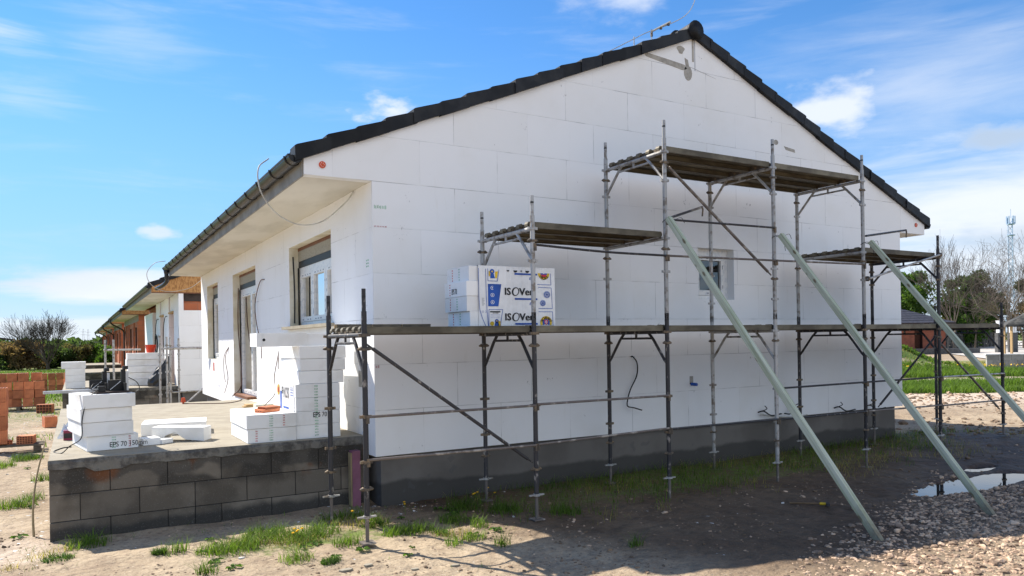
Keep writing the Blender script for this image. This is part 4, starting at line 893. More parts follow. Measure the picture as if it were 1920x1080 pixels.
# swung-out rails hanging by one end, and a rail tied across at the right
def free(a, b, mt1, mt2):
    m = mb(mt1); a = Vector(a); b = Vector(b); c = a.lerp(b, 0.62); m.tube([a, c], 0.0145, 8); m.use(mt2).tube([c, b], 0.0145, 8); m.use('coupler').tube([b, b + Vector((0.012, 0, -0.03)), b + Vector((0.0, 0, -0.11))], 0.011, 6); m.build('loose_rail', None, SC)
free((2.93, -1.45, 3.125), (3.80, -1.10, 3.375), 'dark_steel', 'rust_steel'); free((6.47, -1.45, 3.13), (7.95, -1.10, 3.345), 'dark_steel', 'dark_steel')
m = mb('galv'); m.tube([(6.46, YO - 0.05, 2.54), (8.23, YO - 0.05, 2.96)], 0.0145, 8); m.use('coupler'); m.cyl((6.48, YO - 0.04, 2.55), 0.035, 0.03, 'x'); m.cyl((8.2, YO - 0.04, 2.95), 0.03, 0.03, 'x'); m.build('guard_rail', None, SC)
# tie wires
m = mb('cable_black')
for (x, z) in ((2.93, 3.10), (4.71, 3.02), (6.47, 3.03)):
    m.tube([(x + 0.05 * math.cos(a), -1.44 + 0.06 * math.sin(a), z + 0.012 * math.sin(2 * a)) for a in [q * math.pi / 8 for q in range(17)]], 0.004, 5)
    m.tube(spline([(x + 0.04, -1.5, z), (x + 0.12, -1.53, z + 0.03), (x + 0.2, -1.5, z - 0.02)], 4), 0.003, 4); m.tube(spline([(x, -1.5, z), (x + 0.0, -1.55, z - 0.08), (x + 0.05, -1.53, z - 0.18)], 4), 0.003, 4)
m.build('tie_wire', None, SC)
# timber props
def prop(top, foot, label, s=0.031):
    a = Vector(top); b = Vector(foot); d = a - b; L = d.length
    m = mb('timber_green', 0.5); n = 16; k = len(m.v)
    for i in range(n + 1):
        t_ = i / n; ox = 0.007 * math.sin(t_ * 3.1)
        for (u, v) in ((-1, -1), (1, -1), (1, 1), (-1, 1)): m.v.append((ox + u * s, v * s, L * t_))
    for i in range(n):
        for j in range(4): m.face((k + i * 4 + j, k + i * 4 + (j + 1) % 4, k + i * 4 + 4 + (j + 1) % 4, k + i * 4 + 4 + j))
    m.face((k + 3, k + 2, k + 1, k)); m.face((k + n * 4, k + n * 4 + 1, k + n * 4 + 2, k + n * 4 + 3))
    o = thing(m, 'timber_prop', None, label, 'timber prop', 'green timber props bracing the scaffolding', loc=(0, 0, 0), bevel=0.004)
    o.location = b - d.normalized() * 0.03; o.rotation_euler = d.to_track_quat('Z', 'Y').to_euler(); return o
prop((2.885, -1.49, 3.14), (3.155, -3.80, 0.0), 'pale green timber prop leaning from the scaffold, its foot in the stones nearest the camera')
prop((4.705, -1.49, 3.06), (4.82, -3.86, 0.02), 'pale green timber prop slanting down past the puddle, foot on the stones')
prop((6.48, -1.49, 3.07), (6.68, -3.92, 0.03), 'pale green timber prop at the right, running out of the photo')
# short battens lying on the deck
for q, (x0, x1, y, yy) in enumerate(((-0.55, -0.18, -0.42, 'short dark batten lying on the scaffold deck, leftmost of three'), (-0.17, 0.14, -0.40, 'short dark batten in the middle of three on the scaffold deck'), (0.15, 0.47, -0.41, 'short dark batten on the scaffold deck, nearest the gable wall'))):
    m = mb('wood_old'); m.box(x0, x1, y - 0.045, y + 0.045, DZ + 0.006, DZ + 0.046); m.use('wood_new'); m.box(x0 - 0.002, x0, y - 0.045, y + 0.045, DZ + 0.006, DZ + 0.046)
    thing(m, 'batten', None, yy, 'batten', 'battens on the scaffold deck', loc=(x0, y, DZ + 0.006))

# ================================================================ polystyrene boards
def board(x, y, z, lx, ly, lz, rz, label, group, name='polystyrene_board', prints=None, mt='eps'):
    """x,y,z = lower front-left corner; lx along the turned x axis, ly along the turned y axis"""
    M = Matrix.Translation((x, y, z)) @ Matrix.Rotation(rz, 4, 'Z')
    m = mb(mt, random.random()); m.box(0, lx, 0, ly, 0.001, lz - 0.001, M)
    o = thing(m, name, None, label, 'insulation board', group, loc=(x, y, z), bevel=0.004)
    if prints:
        p = mb('print_black'); prints(p, M, lx, ly, lz)
        q = p.build('board_print', None, None, loc=(x, y, z)); q.parent = o; q.location = (0, 0, 0)
    return o
def TM(M, side='front'):
    if side == 'front': return lambda a, d, z: tuple(M @ Vector((a, d, z)))
    return lambda a, d, z: tuple(M @ Vector((d, a, z)))
def mark_front(a0g, a0r, txt=None, ta=0.2):
    def f(p, M, lx, ly, lz):
        T = TM(M)
        if a0g is not None: ticks(p, T, a0g, a0g + 0.055, 0.012, lz - 0.012, 1, 5, 'print_green', 5)
        if a0r is not None: ticks(p, T, a0r, a0r + 0.030, 0.012, lz - 0.012, 1, 5, 'print_red', 6)
        if txt:
            o = M @ Vector((ta, 0, 0.028)); R3 = M.to_3x3(); text(p, txt, o, R3 @ Vector((1, 0, 0)), Vector((0, 0, 1)), 0.072, 'print_black', 0.0, 0.004, 0.82)
    return f
G1 = 'boards of the left stack on the terrace'
a_ = R(9)
board(-2.715, 0.79, 0.751, 0.47, 0.80, 0.149, a_, 'lowest board of the left terrace stack, printed EPS 70 150mm', G1, prints=mark_front(0.215, 0.375, 'EPS 70 150mm', 0.200))
board(-2.755, 0.76, 0.901, 0.465, 0.80, 0.139, a_, 'second board from the bottom of the left terrace stack, plain white', G1)
board(-2.765, 0.75, 1.041, 0.465, 0.80, 0.139, a_, 'third board from the bottom of the left terrace stack, plain white', G1)
board(-2.745, 0.73, 1.181, 0.475, 0.80, 0.139, a_, 'topmost board of the left terrace stack, under the foam cutter', G1)
G2 = 'boards of the right stacks on the terrace'
board(-1.255, 0.40, 0.751, 0.505, 0.96, 0.150, 0.0, 'bottom board of the low pair beside the tall terrace stack', G2, prints=mark_front(0.215, 0.075))
board(-1.265, 0.395, 0.902, 0.515, 0.96, 0.150, 0.0, 'top board of the low pair on the terrace, carrying the broken hollow bricks', G2, prints=mark_front(0.225, 0.37))
# wrapped pack: four boards, printed film on its long left side
PK = root('insulation_pack', (-0.742, 0.44, 0.751), 'tall wrapped pack of polystyrene boards on the terrace, film print facing left', 'insulation pack')
for k in range(4):
    m = mb('eps', random.random()); m.box(-0.742 + random.uniform(0, .004), -0.250, 0.44, 1.42, 0.752 + 0.15 * k, 0.900 + 0.15 * k)
    p = m.build('board', None, PK, bevel=0.004)
m = mb('print_green'); T0 = lambda a, d, z: (a, d + 0.438, z)
ticks(m, T0, -0.545, -0.49, 0.77, 1.34, 1, 18, 'print_green', 8); ticks(m, T0, -0.375, -0.345, 0.77, 1.34, 1, 20, 'print_red', 9)
text(m, 'EPS', (-0.558, 0.438, 0.985), (1, 0, 0), (0, 0, 1), 0.075, 'print_black', 0.001, 0.004, 0.75); text(m, '70', (-0.46, 0.438, 0.985), (1, 0, 0), (0, 0, 1), 0.075, 'print_black', 0, 0.004, 0.8); m.build('board_print', None, PK)
m = mb('film_white'); m.box(-0.7470, -0.7425, 0.50, 1.36, 0.76, 1.346)
m.use('print_blue'); m.box(-0.7484, -0.7471, 0.54, 0.60, 0.80, 1.00); m.box(-0.7484, -0.7471, 1.05, 1.12, 0.95, 1.25)
for z in (0.80, 1.02, 1.20): m.box(-0.7484, -0.7471, 0.52, 0.66, z + 0.105, z + 0.108)
for z in (1.22, 1.25, 1.28): m.box(-0.7484, -0.7471, 0.53, 0.64, z, z + 0.008)
m.box(-0.7484, -0.7471, 0.72, 0.98, 1.06, 1.085)
text(m, 'ISOVer', (-0.7484, 0.70, 1.30), (0, 1, 0), (0, 0, -1), 0.17, 'print_black', 0.004, -0.001, 0.72)
m.use('print_yellow'); m.tube([(-0.7484, 1.20, 1.26), (-0.7495, 1.20, 1.26)], 0.062, 18); m.use('print_red'); m.tube([(-0.7494, 1.20, 1.26), (-0.7502, 1.20, 1.26)], 0.036, 14)
m.build('wrapping_film', None, PK)
board(-0.70, 0.45, 1.352, 0.50, 0.95, 0.140, R(0.6), 'board resting directly on the wrapped terrace pack, lowest of the three loose ones', G2)
board(-0.685, 0.455, 1.493, 0.505, 0.95, 0.132, R(-0.8), 'middle one of the three loose boards on the wrapped terrace pack', G2)
board(-0.685, 0.45, 1.626, 0.515, 0.95, 0.138, R(0.4), 'topmost full board on the wrapped terrace pack, under the cut strip', G2)
m = mb('eps'); m.box(-1.14, -1.085, 0.44, 0.80, 1.766, 1.912); m.box(-1.084, -0.60, 0.47, 0.80, 1.766, 1.912); m.box(-0.599, -0.10, 0.50, 0.86, 1.766, 1.90); m.use('black'); m.cyl((-1.06, 0.4695, 1.84), 0.016, 0.004, 'y', 10)
thing(m, 'polystyrene_strip', None, 'long cut polystyrene strip lying across the top of the tall terrace stack below the window', 'insulation board', loc=(-1.14, 0.44, 1.766), bevel=0.003)
# offcuts
G3 = 'polystyrene offcuts on the terrace'
board(-2.16, 1.85, 0.751, 0.70, 0.55, 0.14, R(-8), 'large flat polystyrene offcut lying behind the left stack', G3, 'polystyrene_offcut')
m = mb('eps')
prof = [(0, 0), (0.55, 0), (0.55, 0.15), (0.05, 0.15)]
Mx = Matrix.Translation((-2.10, 1.22, 0.751)) @ Matrix.Rotation(R(-28), 4, 'Z')
m.prism([(0.0, 0.0), (0.10, 0.0), (0.15, 0.07), (0.25, 0.10), (0.36, 0.02), (0.56, 0.0), (0.56, 0.15), (0.0, 0.16)], 0, 0.22, lambda a, b, t: tuple(Mx @ Vector((a, t, b))))
thing(m, 'polystyrene_offcut', None, 'arched cut polystyrene offcut beside the left terrace stack', 'insulation board', G3, loc=(-2.10, 1.22, 0.751), bevel=0.003)
board(-2.20, 0.93, 0.751, 0.17, 0.20, 0.075, R(10), 'small square polystyrene offcut against the foot of the left stack', G3, 'polystyrene_offcut')
board(-2.02, 0.95, 0.751, 0.14, 0.10, 0.05, R(35), 'smallest polystyrene offcut, wedge lying by the arched one', G3, 'polystyrene_offcut')
board(-1.72, 1.05, 0.751, 0.09, 0.24, 0.15, R(-10), 'upright block-shaped polystyrene offcut at the right end of the arched one', G3, 'polystyrene_offcut')
board(-1.60, 2.60, 0.751, 0.22, 0.05, 0.012, R(10), 'thin polystyrene sliver lying in the middle of the terrace floor', G3, 'polystyrene_offcut')
# broken hollow bricks on the low boards
def hollow(label, group, name='hollow_brick', loc=(0, 0, 0), rz=0.0, sx=0.25, sy=0.375, sz=0.238, nx=5, nz=3, tilt=0.0, end='y'):
    M = Matrix.Translation(loc) @ Matrix.Rotation(rz, 4, 'Z') @ Matrix.Rotation(tilt, 4, 'Y')
    m = mb('hollow_brick', random.random()); m.box(0, sx, 0.003, sy - 0.003, 0, sz, M)
    t = 0.012
    for e0, e1 in ((0, 0.0029), (sy - 0.0029, sy)):
        for i in range(nx + 1): x0 = (sx - t) * i / nx; m.box(x0, x0 + t, e0, e1, 0, sz, M)
        for j in range(nz + 1):
            z0 = (sz - t) * j / nz
            for i in range(nx): xa = (sx - t) * i / nx + t; m.box(xa, (sx - t) * (i + 1) / nx, e0, e1, z0, z0 + t, M)
    m.use('brick_dark'); m.box(t, sx - t, 0.0022, 0.003, t, sz - t, M); m.box(t, sx - t, sy - 0.003, sy - 0.0022, t, sz - t, M)
    o = thing(m, name, None, label, 'brick', group, loc=loc); return o
def upright_brick(label, group, loc, rz=0.0, sx=0.25, sy=0.375, sz=0.236):
    M = Matrix.Translation(loc) @ Matrix.Rotation(rz, 4, 'Z'); m = mb('hollow_brick', random.random()); m.box(0.004, sx - 0.004, 0.004, sy - 0.004, 0, sz - 0.004, M)
    for i in range(9):
        x0 = sx * (i + 0.08) / 9; m.box(x0, x0 + sx * 0.84 / 9, 0, 0.0038, 0, sz, M); m.box(x0, x0 + sx * 0.84 / 9, sy - 0.0038, sy, 0, sz, M)
        y0 = sy * (i + 0.08) / 9; m.box(0, 0.0038, y0, y0 + sy * 0.84 / 9, 0, sz, M); m.box(sx - 0.0038, sx, y0, y0 + sy * 0.84 / 9, 0, sz, M)
    m.use('brick_dark')
    for i in range(5):
        for j in range(8): m.box(0.02 + i * (sx - 0.03) / 5, 0.008 + (i + 1) * (sx - 0.03) / 5, 0.02 + j * (sy - 0.03) / 8, 0.008 + (j + 1) * (sy - 0.03) / 8, sz - 0.0039, sz - 0.0025, M)
    return thing(m, 'hollow_brick', None, label, 'brick', group, loc=loc)
G4 = 'hollow clay tiles lying on the polystyrene'
hollow('front hollow clay tile on the low polystyrene pair, holes facing out', G4, loc=(-1.13, 0.66, 1.053), rz=R(-62), sx=0.12, sy=0.24, sz=0.03, nx=3, nz=1)
hollow('middle hollow clay tile on the low polystyrene pair', G4, loc=(-1.10, 0.82, 1.053), rz=R(-66), sx=0.12, sy=0.25, sz=0.03, nx=3, nz=1)
hollow('upper hollow clay tile resting on the two lower ones', G4, loc=(-1.09, 0.70, 1.085), rz=R(-58), sx=0.12, sy=0.22, sz=0.028, nx=3, nz=1, tilt=R(3))
m = mb('wood_new'); m.box(-0.42, -0.14, 5.1, 5.25, 0.752, 0.775); m.box(-0.38, -0.12, 5.12, 5.3, 0.776, 0.80); thing(m, 'wood_offcut', None, 'small pale wood offcuts below the patio door', 'wood', loc=(-0.42, 5.1, 0.752))
m = mb('eps_cream'); m.box(-0.30, -0.02, 4.75, 4.95, 0.752, 0.82); thing(m, 'foam_piece', None, 'cream foam lump at the foot of the facade by the patio door', 'foam', loc=(-0.3, 4.75, 0.752))

# foam cutter on the left stack (top z = 1.320)
ZT = 1.322
FC = root('foam_cutter', (-2.74, 0.78, ZT), 'black foam cutter with two upright arms, on top of the left terrace stack', 'cutting machine')
M = Matrix.Translation((-2.74, 0.78, ZT)) @ Matrix.Rotation(R(9), 4, 'Z')
m = mb('dark_board'); m.box(0.12, 0.42, 0.02, 0.42, 0.0, 0.018, M); m.build('base_plate', None, FC)
m = mb('alu'); m.box(-0.32, 0.20, 0.10, 0.16, 0.019, 0.045, M); m.build('rail', None, FC)
def arm(x, y, h):
    m = mb('black'); m.box(x, x + 0.012, y - 0.15, y, 0.019, 0.10, M); m.box(x - 0.13, x, y - 0.012, y, 0.019, 0.13, M); m.box(x - 0.006, x + 0.034, y + 0.001, y + 0.030, 0.019, h, M); m.box(x + 0.01, x + 0.055, y - 0.02, y + 0.034, h, h + 0.035, M); m.build('arm', None, FC)
    m = mb('alu'); m.box(x + 0.036, x + 0.062, y, y + 0.030, -0.04, h - 0.02, M)
    m.tube([tuple(M @ Vector((x - 0.115 + 0.10 * math.sin(a), y - 0.014, 0.03 + 0.08 * (1 - math.cos(a)) * 0 + 0.085 * math.cos(a) * 0 + 0.085 * math.sin(a) * 1.0 if False else 0.03 + 0.085 * math.sin(a)))) for a in [q * math.pi / 18 for q in range(10)]], 0.004, 5); m.build('upright', None, FC)
arm(0.375, 0.12, 0.235); arm(0.235, 0.30, 0.215)
m = mb('black'); m.box(0.14, 0.205, 0.03, 0.09, 0.0185, 0.075, M); m.build('power_supply', None, FC, bevel=0.004)
def wpt(*p): return tuple(M @ Vector(p))
m = mb('cable_black')
m.tube(spline([wpt(0.20, 0.06, 0.05), wpt(0.10, 0.0, 0.02), wpt(0.02, -0.04, -0.08), wpt(-0.02, -0.045, -0.25), wpt(-0.03, -0.05, -0.42), (-2.86, 0.72, 0.83), (-2.93, 0.82, 0.756), (-3.00, 1.0, 0.756), (-2.93, 1.25, 0.756), (-2.85, 1.3, 0.756)], 6), 0.0055, 6)
m.tube(spline([wpt(0.44, 0.14, 0.15), wpt(0.52, 0.16, 0.10), wpt(0.55, 0.17, 0.03), wpt(0.50, 0.14, -0.01), wpt(0.42, 0.10, 0.004), wpt(0.40, 0.10, 0.012)], 6), 0.0045, 6)
m.tube(spline([wpt(0.14, 0.05, 0.03), wpt(0.08, 0.05, 0.05), wpt(0.12, 0.12, 0.10), wpt(0.22, 0.16, 0.09), wpt(0.24, 0.22, 0.06), wpt(0.2, 0.12, 0.03)], 6), 0.004, 6); m.build('cable', None, FC, smooth=True)
m = mb('radio'); m.box(-2.93, -2.84, 2.0, 2.12, 0.751, 0.86); m.use('black'); m.box(-2.84, -2.825, 2.01, 2.11, 0.76, 0.85); m.box(-2.925, -2.845, 1.996, 1.9995, 0.775, 0.83); thing(m, 'site_radio', None, 'small magenta site radio half hidden behind the left terrace stack', 'radio', loc=(-2.93, 2.0, 0.751), bevel=0.01)
m = mb('clear_film'); rr = random.Random(4); n = 9
for i in range(n):
    for j in range(n):
        pass
gx = [[(-3.0 + 0.26 * i / n + 0.02 * rr.random(), 2.2 + 0.5 * j / n + 0.02 * rr.random(), 0.756 + 0.16 * math.sin(math.pi * i / n) * math.sin(math.pi * j / n) * (0.5 + rr.random())) for j in range(n + 1)] for i in range(n + 1)]
for i in range(n):
    for j in range(n): m.poly([gx[i][j], gx[i + 1][j], gx[i + 1][j + 1], gx[i][j + 1]])
thing(m, 'plastic_film', None, 'crumpled clear plastic film behind the left terrace stack', 'plastic film', loc=(-3.0, 2.2, 0.756), smooth=True)
m = mb('straw'); m.tube(spline([(-3.16, 0.62, -0.05), (-3.17, 0.7, 0.25), (-3.14, 0.85, 0.55), (-3.07, 1.0, 0.86)], 5), [0.012 - 0.0004 * i for i in range(16)], 6); thing(m, 'stick', 'bark', 'thin dark stick leaning on the left edge of the near terrace', 'stick', loc=(-3.16, 0.62, -0.05))
m = mb('red_disc'); m.tube([(-1.15, 6.75, 0.78), (-1.15, 6.75, 0.86)], [0.045, 0.03], 10); m.cyl((-1.15, 6.75, 0.77), 0.03, 0.03, 'x'); thing(m, 'extension_plug', None, 'small red extension socket on the far edge of the near terrace', 'socket', loc=(-1.15, 6.75, 0.752))
m = mb('cable_brown'); m.tube(spline([(-1.15, 6.72, 0.757), (-0.9, 6.5, 0.757), (-0.5, 6.3, 0.757), (-0.25, 6.6, 0.757), (-0.1, 7.0, 0.757)], 5), 0.008, 5); thing(m, 'power_cord', None, 'thin orange brown cord running along the terrace floor to the patio door', 'cord', loc=(-1.15, 6.72, 0.757))

# ================================================================ pack on the scaffold deck
P1 = root('insulation_pack', (0.55, -1.2, DZ), 'film-wrapped pack of four polystyrene boards with bold black lettering, standing on the scaffold deck', 'insulation pack')
offs = [(0.560, -1.20, 0.0), (0.530, -1.195, 0.0), (0.525, -1.2, 0.0), (0.560, -1.19, 0)]
zb = DZ + 0.004
for k, (x, y, _) in enumerate(offs):
    m = mb('eps', random.random()); m.box(x, x + 1.0 - (0.02 if k == 3 else 0), y, y + 0.5, zb + 0.15 * k, zb + 0.15 * k + 0.149); b = m.build('board', None, P1, bevel=0.003)
    m = mb('print_red'); T1 = lambda a, d, z, x=x: (x + d, a, z)
    ticks(m, T1, y + 0.36, y + 0.385, zb + 0.15 * k + 0.01, zb + 0.15 * k + 0.14, 1, 5, 'print_red', 3 + k)
    if k == 2: 
        text(m, 'EPS 70', (x, y + 0.33, zb + 0.15 * k + 0.03), (0, -1, 0), (0, 0, 1), 0.075, 'print_black', 0.001, 0.004, 0.6)
    else: ticks(m, T1, y + 0.20, y + 0.235, zb + 0.15 * k + 0.01, zb + 0.15 * k + 0.14, 1, 5, 'print_green', 13 + k)
    m.build('board_print', None, P1)
yf = -1.206; XP = lambda X: 0.53 + (X - 375) / 1265.0; ZP = lambda Y: DZ + 0.004 + (970 - Y) * 0.000714
m = mb('film_white'); nxf = 60; zf0, zf1 = zb + 0.002, zb + 0.603
for i in range(nxf):   # slightly wrinkled film
    xa, xb = 0.655 + 0.907 * i / nxf, 0.655 + 0.907 * (i + 1) / nxf; ya = yf - 0.0055 * (0.5 + 0.5 * math.sin(i * 2.1 + math.sin(i * 0.7) * 2)); yb = yf - 0.0055 * (0.5 + 0.5 * math.sin((i + 1) * 2.1 + math.sin((i + 1) * 0.7) * 2))
    m.poly([(xa, ya, zf0), (xb, yb, zf0), (xb, yb, zf1), (xa, ya, zf1)])
m.poly([(0.655, yf, zf1), (1.562, yf, zf1), (1.562, -0.70, zf1), (0.655, -0.70, zf1)])
film = m.build('wrapping_film', None, P1)
YP = yf - 0.0072
def pr(m, X0, X1, Y0, Y1, mt, l=0): m.use(mt); m.poly([(XP(X0), YP - l, ZP(Y1)), (XP(X1), YP - l, ZP(Y1)), (XP(X1), YP - l, ZP(Y0)), (XP(X0), YP - l, ZP(Y0))])
def pp(m, P, mt, l=0): m.use(mt); m.poly([(XP(a), YP - l, ZP(b)) for a, b in P])
def ln(m, P, mt='print_blue', w=3.5, l=0):
    m.use(mt)
    for (a, b), (c, d) in zip(P[:-1], P[1:]):
        v = Vector((c - a, d - b)); v.normalize(); nx_, ny_ = -v.y * w, v.x * w
        m.poly([(XP(a + nx_), YP - l, ZP(b + ny_)), (XP(c + nx_), YP - l, ZP(d + ny_)), (XP(c - nx_), YP - l, ZP(d - ny_)), (XP(a - nx_), YP - l, ZP(b - ny_))])
def disc(m, cx, cy, r, mt, l=0, a0=0, a1=360, ri=0):
    m.use(mt); n = 28
    for i in range(n):
        t0, t1 = R(a0 + (a1 - a0) * i / n), R(a0 + (a1 - a0) * (i + 1) / n)
        q = [(cx + ri * math.cos(t0), cy - ri * math.sin(t0)), (cx + r * math.cos(t0), cy - r * math.sin(t0)), (cx + r * math.cos(t1), cy - r * math.sin(t1)), (cx + ri * math.cos(t1), cy - ri * math.sin(t1))]
        m.poly([(XP(a), YP - l, ZP(b)) for a, b in (q if ri else q[:3])])
m = MB(); m.use('print_blue')
ln(m, [(533, 165), (535, 560), (545, 740), (580, 860), (625, 968)]); ln(m, [(636, 170), (640, 560), (648, 740), (664, 968)])
ln(m, [(667, 165), (667, 338), (803, 338), (828, 178)]); pr(m, 680, 700, 200, 270, 'print_yellow'); pp(m, [(770, 205), (815, 200), (795, 300), (772, 295)], 'print_yellow')
disc(m, 728, 205, 34, 'print_blue'); pp(m, [(705, 235), (750, 235), (770, 300), (700, 300)], 'print_blue'); disc(m, 728, 205, 12, 'print_yellow', 0.001)
pp(m, [(665, 380), (860, 380), (812, 693), (665, 693)], 'print_blue')
for cy in (435, 535, 635): disc(m, 728, cy, 27, 'print_white', 0.001, 60 if cy == 435 else 0, 300 if cy == 435 else 360, 21); disc(m, 728, cy, 9, 'print_white', 0.001)
ln(m, [(672, 968), (675, 738), (876, 738), (850, 880), (842, 968)])
pr(m, 690, 840, 760, 778, 'print_black'); pr(m, 730, 810, 784, 792, 'print_black')
for y_ in (810, 830, 852): ln(m, [(695, y_), (835, y_)], 'print_blue', 1.2)
disc(m, 718, 935, 30, 'print_yellow'); pr(m, 805, 838, 900, 968, 'print_yellow'); disc(m, 785, 900, 28, 'print_blue'); pp(m, [(762, 915), (808, 915), (822, 967), (750, 967)], 'print_blue'); disc(m, 785, 898, 10, 'print_yellow', 0.001)
def isover(m, base):
    sz = 0.105 * 0.98
    z = ZP(base); k = 0.000790
    for k_ in range(5):
        l_ = 0.00012 * k_; dx = 0.0016 * k_
        text(m, 'I', (XP(900) + dx, YP - l_, z), (1, 0, 0), (0, 0, 1), sz, 'print_black', 0.001, 0.0, 1.0)
        text(m, 'S', (XP(934) + dx, YP - l_, z), (1, 0, 0), (0, 0, 1), sz, 'print_black', 0.001, 0.0, 1.0)
        text(m, 'Ver', (XP(1122) + dx, YP - l_, z), (1, 0, 0), (0, 0, 1), sz, 'print_black', 0.001, 0.0, 1.08)
    cx, cy = 1068, base - 48; m.use('print_black'); n = 30
    for i in range(n):
        t0, t1 = 2 * math.pi * i / n, 2 * math.pi * (i + 1) / n
        def q(t, rx, ry, ox): return (XP(cx + ox + rx * math.cos(t) + 0.12 * ry * math.sin(t)), YP, ZP(cy - ry * math.sin(t)))
        m.poly([q(t0, 56, 62, 0), q(t1, 56, 62, 0), q(t1, 36, 50, 5), q(t0, 36, 50, 5)])
isover(m, 528); isover(m, 890)
for (a, b) in ((940, 980), (1040, 1100), (1145, 1175), (1220, 1280)): disc(m, (a + b) / 2, 178, (b - a) / 2, 'print_black', 0, 180, 360); 
for y_ in (215, 572, 928): pr(m, 1057, 1400, y_, y_ + 25, 'print_blue')
for y_ in (306, 668): text(m, 'EPS', (XP(1275), YP, ZP(y_)), (1, 0, 0), (0, 0, 1), 0.038, 'print_blue', 0.0006, 0, 1.0, 0.25)
ln(m, [(1400, 370), (1615, 372), (1612, 205)]); ln(m, [(1415, 718), (1632, 718), (1618, 415), (1415, 410)]); ln(m, [(1415, 765), (1635, 765), (1640, 968)])
for (cx, cy, r) in ((1550, 515, 50), (1483, 640, 44)):
    disc(m, cx, cy, r, 'print_blue', 0, 0, 360, r - 5); disc(m, cx, cy, r - 10, 'print_blue', 0, 0, 360, r - 19)
    for a in range(0, 180, 45): ln(m, [(cx - (r - 22) * math.cos(R(a)), cy - (r - 22) * math.sin(R(a))), (cx + (r - 22) * math.cos(R(a)), cy + (r - 22) * math.sin(R(a)))], 'print_blue', 3)
def arct(m, s, cx, cy, r, a0, a1, size, inside=False):
    for i, ch in enumerate(s):
        a = R(a0 + (a1 - a0) * (i + 0.5) / len(s)); X, Y = cx + r * math.cos(a), cy - r * math.sin(a)
        upv = Vector((math.cos(a), 0, math.sin(a))) * (-1 if inside else 1); rt = Vector((upv.z, 0, -upv.x))
        o = Vector((XP(X), YP - 0.0016, ZP(Y))) - upv * size * 0.35; text(m, ch, o, rt, upv, size, 'print_black', 0.001, 0.0, 1.0, 0, 'CENTER')
disc(m, 1503, 205, 90, 'print_yellow', 0, 180, 360); disc(m, 1503, 205, 52, 'print_blue', 0.0008, 180, 360); disc(m, 1503, 225, 40, 'print_red', 0.0012, 180, 360)
arct(m, 'VÝROBOK', 1503, 205, 74, 215, 325, 0.040, True)
disc(m, 1530, 920, 92, 'print_yellow', 0, -30, 210); disc(m, 1530, 930, 56, 'print_blue', 0.0008, -35, 215); pp(m, [(1502, 885), (1558, 885), (1556, 930), (1530, 962), (1504, 930)], 'print_red', 0.0012)
pr(m, 1526, 1534, 890, 945, 'print_white', 0.0016); pr(m, 1514, 1546, 900, 907, 'print_white', 0.0016); pr(m, 1510, 1550, 915, 922, 'print_white', 0.0016)
disc(m, 1503, 200, 13, 'print_white', 0.0016, 180, 360); arct(m, 'SLOVENSKÝ', 1530, 930, 76, 165, 15, 0.040)
text(m, 'O  2', (XP(572), YP, ZP(782)), (1, 0, 0), (0, 0, 1), 0.028, 'print_blue')
for y_ in range(580, 690, 14): ln(m, [(575, y_), (600 + (y_ % 3) * 8, y_ + 3)], 'print_black', 1.6)
m.build('film_lettering', None, film)

# ================================================================ around the second house
BS = root('scaffolding', (-0.95, 13.2, 0), 'small bare galvanised scaffold frame beside the second house, without decks', 'scaffolding')
for (x, y, h) in ((-0.95, 13.2, 2.05), (-0.72, 13.9, 2.03), (-0.55, 14.8, 2.02), (-0.28, 15.3, 2.0)):
    m = mb('galv'); m.tube([(x, y, 0.0), (x, y, h)], 0.027, 8)
    for z in (0.55, 1.1, 1.55, 1.8): m.cyl((x, y, z), 0.045, 0.04, 'z', 8)
    m.build('standard', None, BS)
m = mb('galv'); m.tube([(-0.95, 13.2, 1.72), (-0.28, 15.3, 1.72)], 0.025, 6); m.tube([(-0.72, 13.9, 1.72), (2.2, 15.2, 1.72)], 0.035, 6); m.tube([(-0.55, 14.8, 0.5), (2.0, 15.6, 0.5)], 0.02, 6); m.build('guard_rail', None, BS)
m = mb('galv'); m.tube([(-0.40, 12.9, 0.30), (0.9, 15.6, 1.0)], 0.025, 6); m.build('diagonal_brace', None, BS)
MS = root('scaffolding', (-2.2, 20.0, 0.5), 'distant slim galvanised scaffold frame behind the foam cutter, on the second terrace', 'scaffolding')
for (x, y) in ((-1.95, 20.6), (-1.72, 20.2)):
    m = mb('galv'); m.tube([(x, y, 0.55), (x, y, 2.02)], 0.035, 6); m.build('standard', None, MS)
m = mb('galv'); m.tube([(-2.0, 20.6, 1.68), (-0.9, 20.3, 1.68)], 0.035, 6); m.build('guard_rail', None, MS)
G5 = 'polystyrene boards piled on the second terrace'
for k in range(5): board(-1.42 + 0.02 * (k % 3), 18.7 + 0.03 * (k % 2), 0.552 + 0.205 * k, 1.05, 0.62 + 0.1 * (k % 2), 0.20, 0, ['bottom', 'second', 'middle', 'fourth', 'top'][k] + ' board of the big pile on the second terrace, under the orange bucket', G5)
m = mb('bucket_red'); m.tube([(-0.72, 18.85, 1.578), (-0.72, 18.85, 1.80), (-0.72, 18.85, 1.815), (-0.72, 18.85, 1.835)], [0.115, 0.150, 0.160, 0.160], 20, cap=False); m.cyl((-0.72, 18.85, 1.585), 0.115, 0.01, 'z', 20); m.tube(spline([(-0.88, 18.85, 1.82), (-0.86, 18.76, 1.72), (-0.72, 18.70, 1.68), (-0.58, 18.76, 1.72), (-0.56, 18.85, 1.82)], 5), 0.006, 5)
thing(m, 'bucket', None, 'orange red plastic bucket standing on the polystyrene pile by the second house', 'bucket', loc=(-0.72, 18.85, 1.578), smooth=True)
m = MB(); m.use('bag'); rr = random.Random(9); n = 14; rows = []
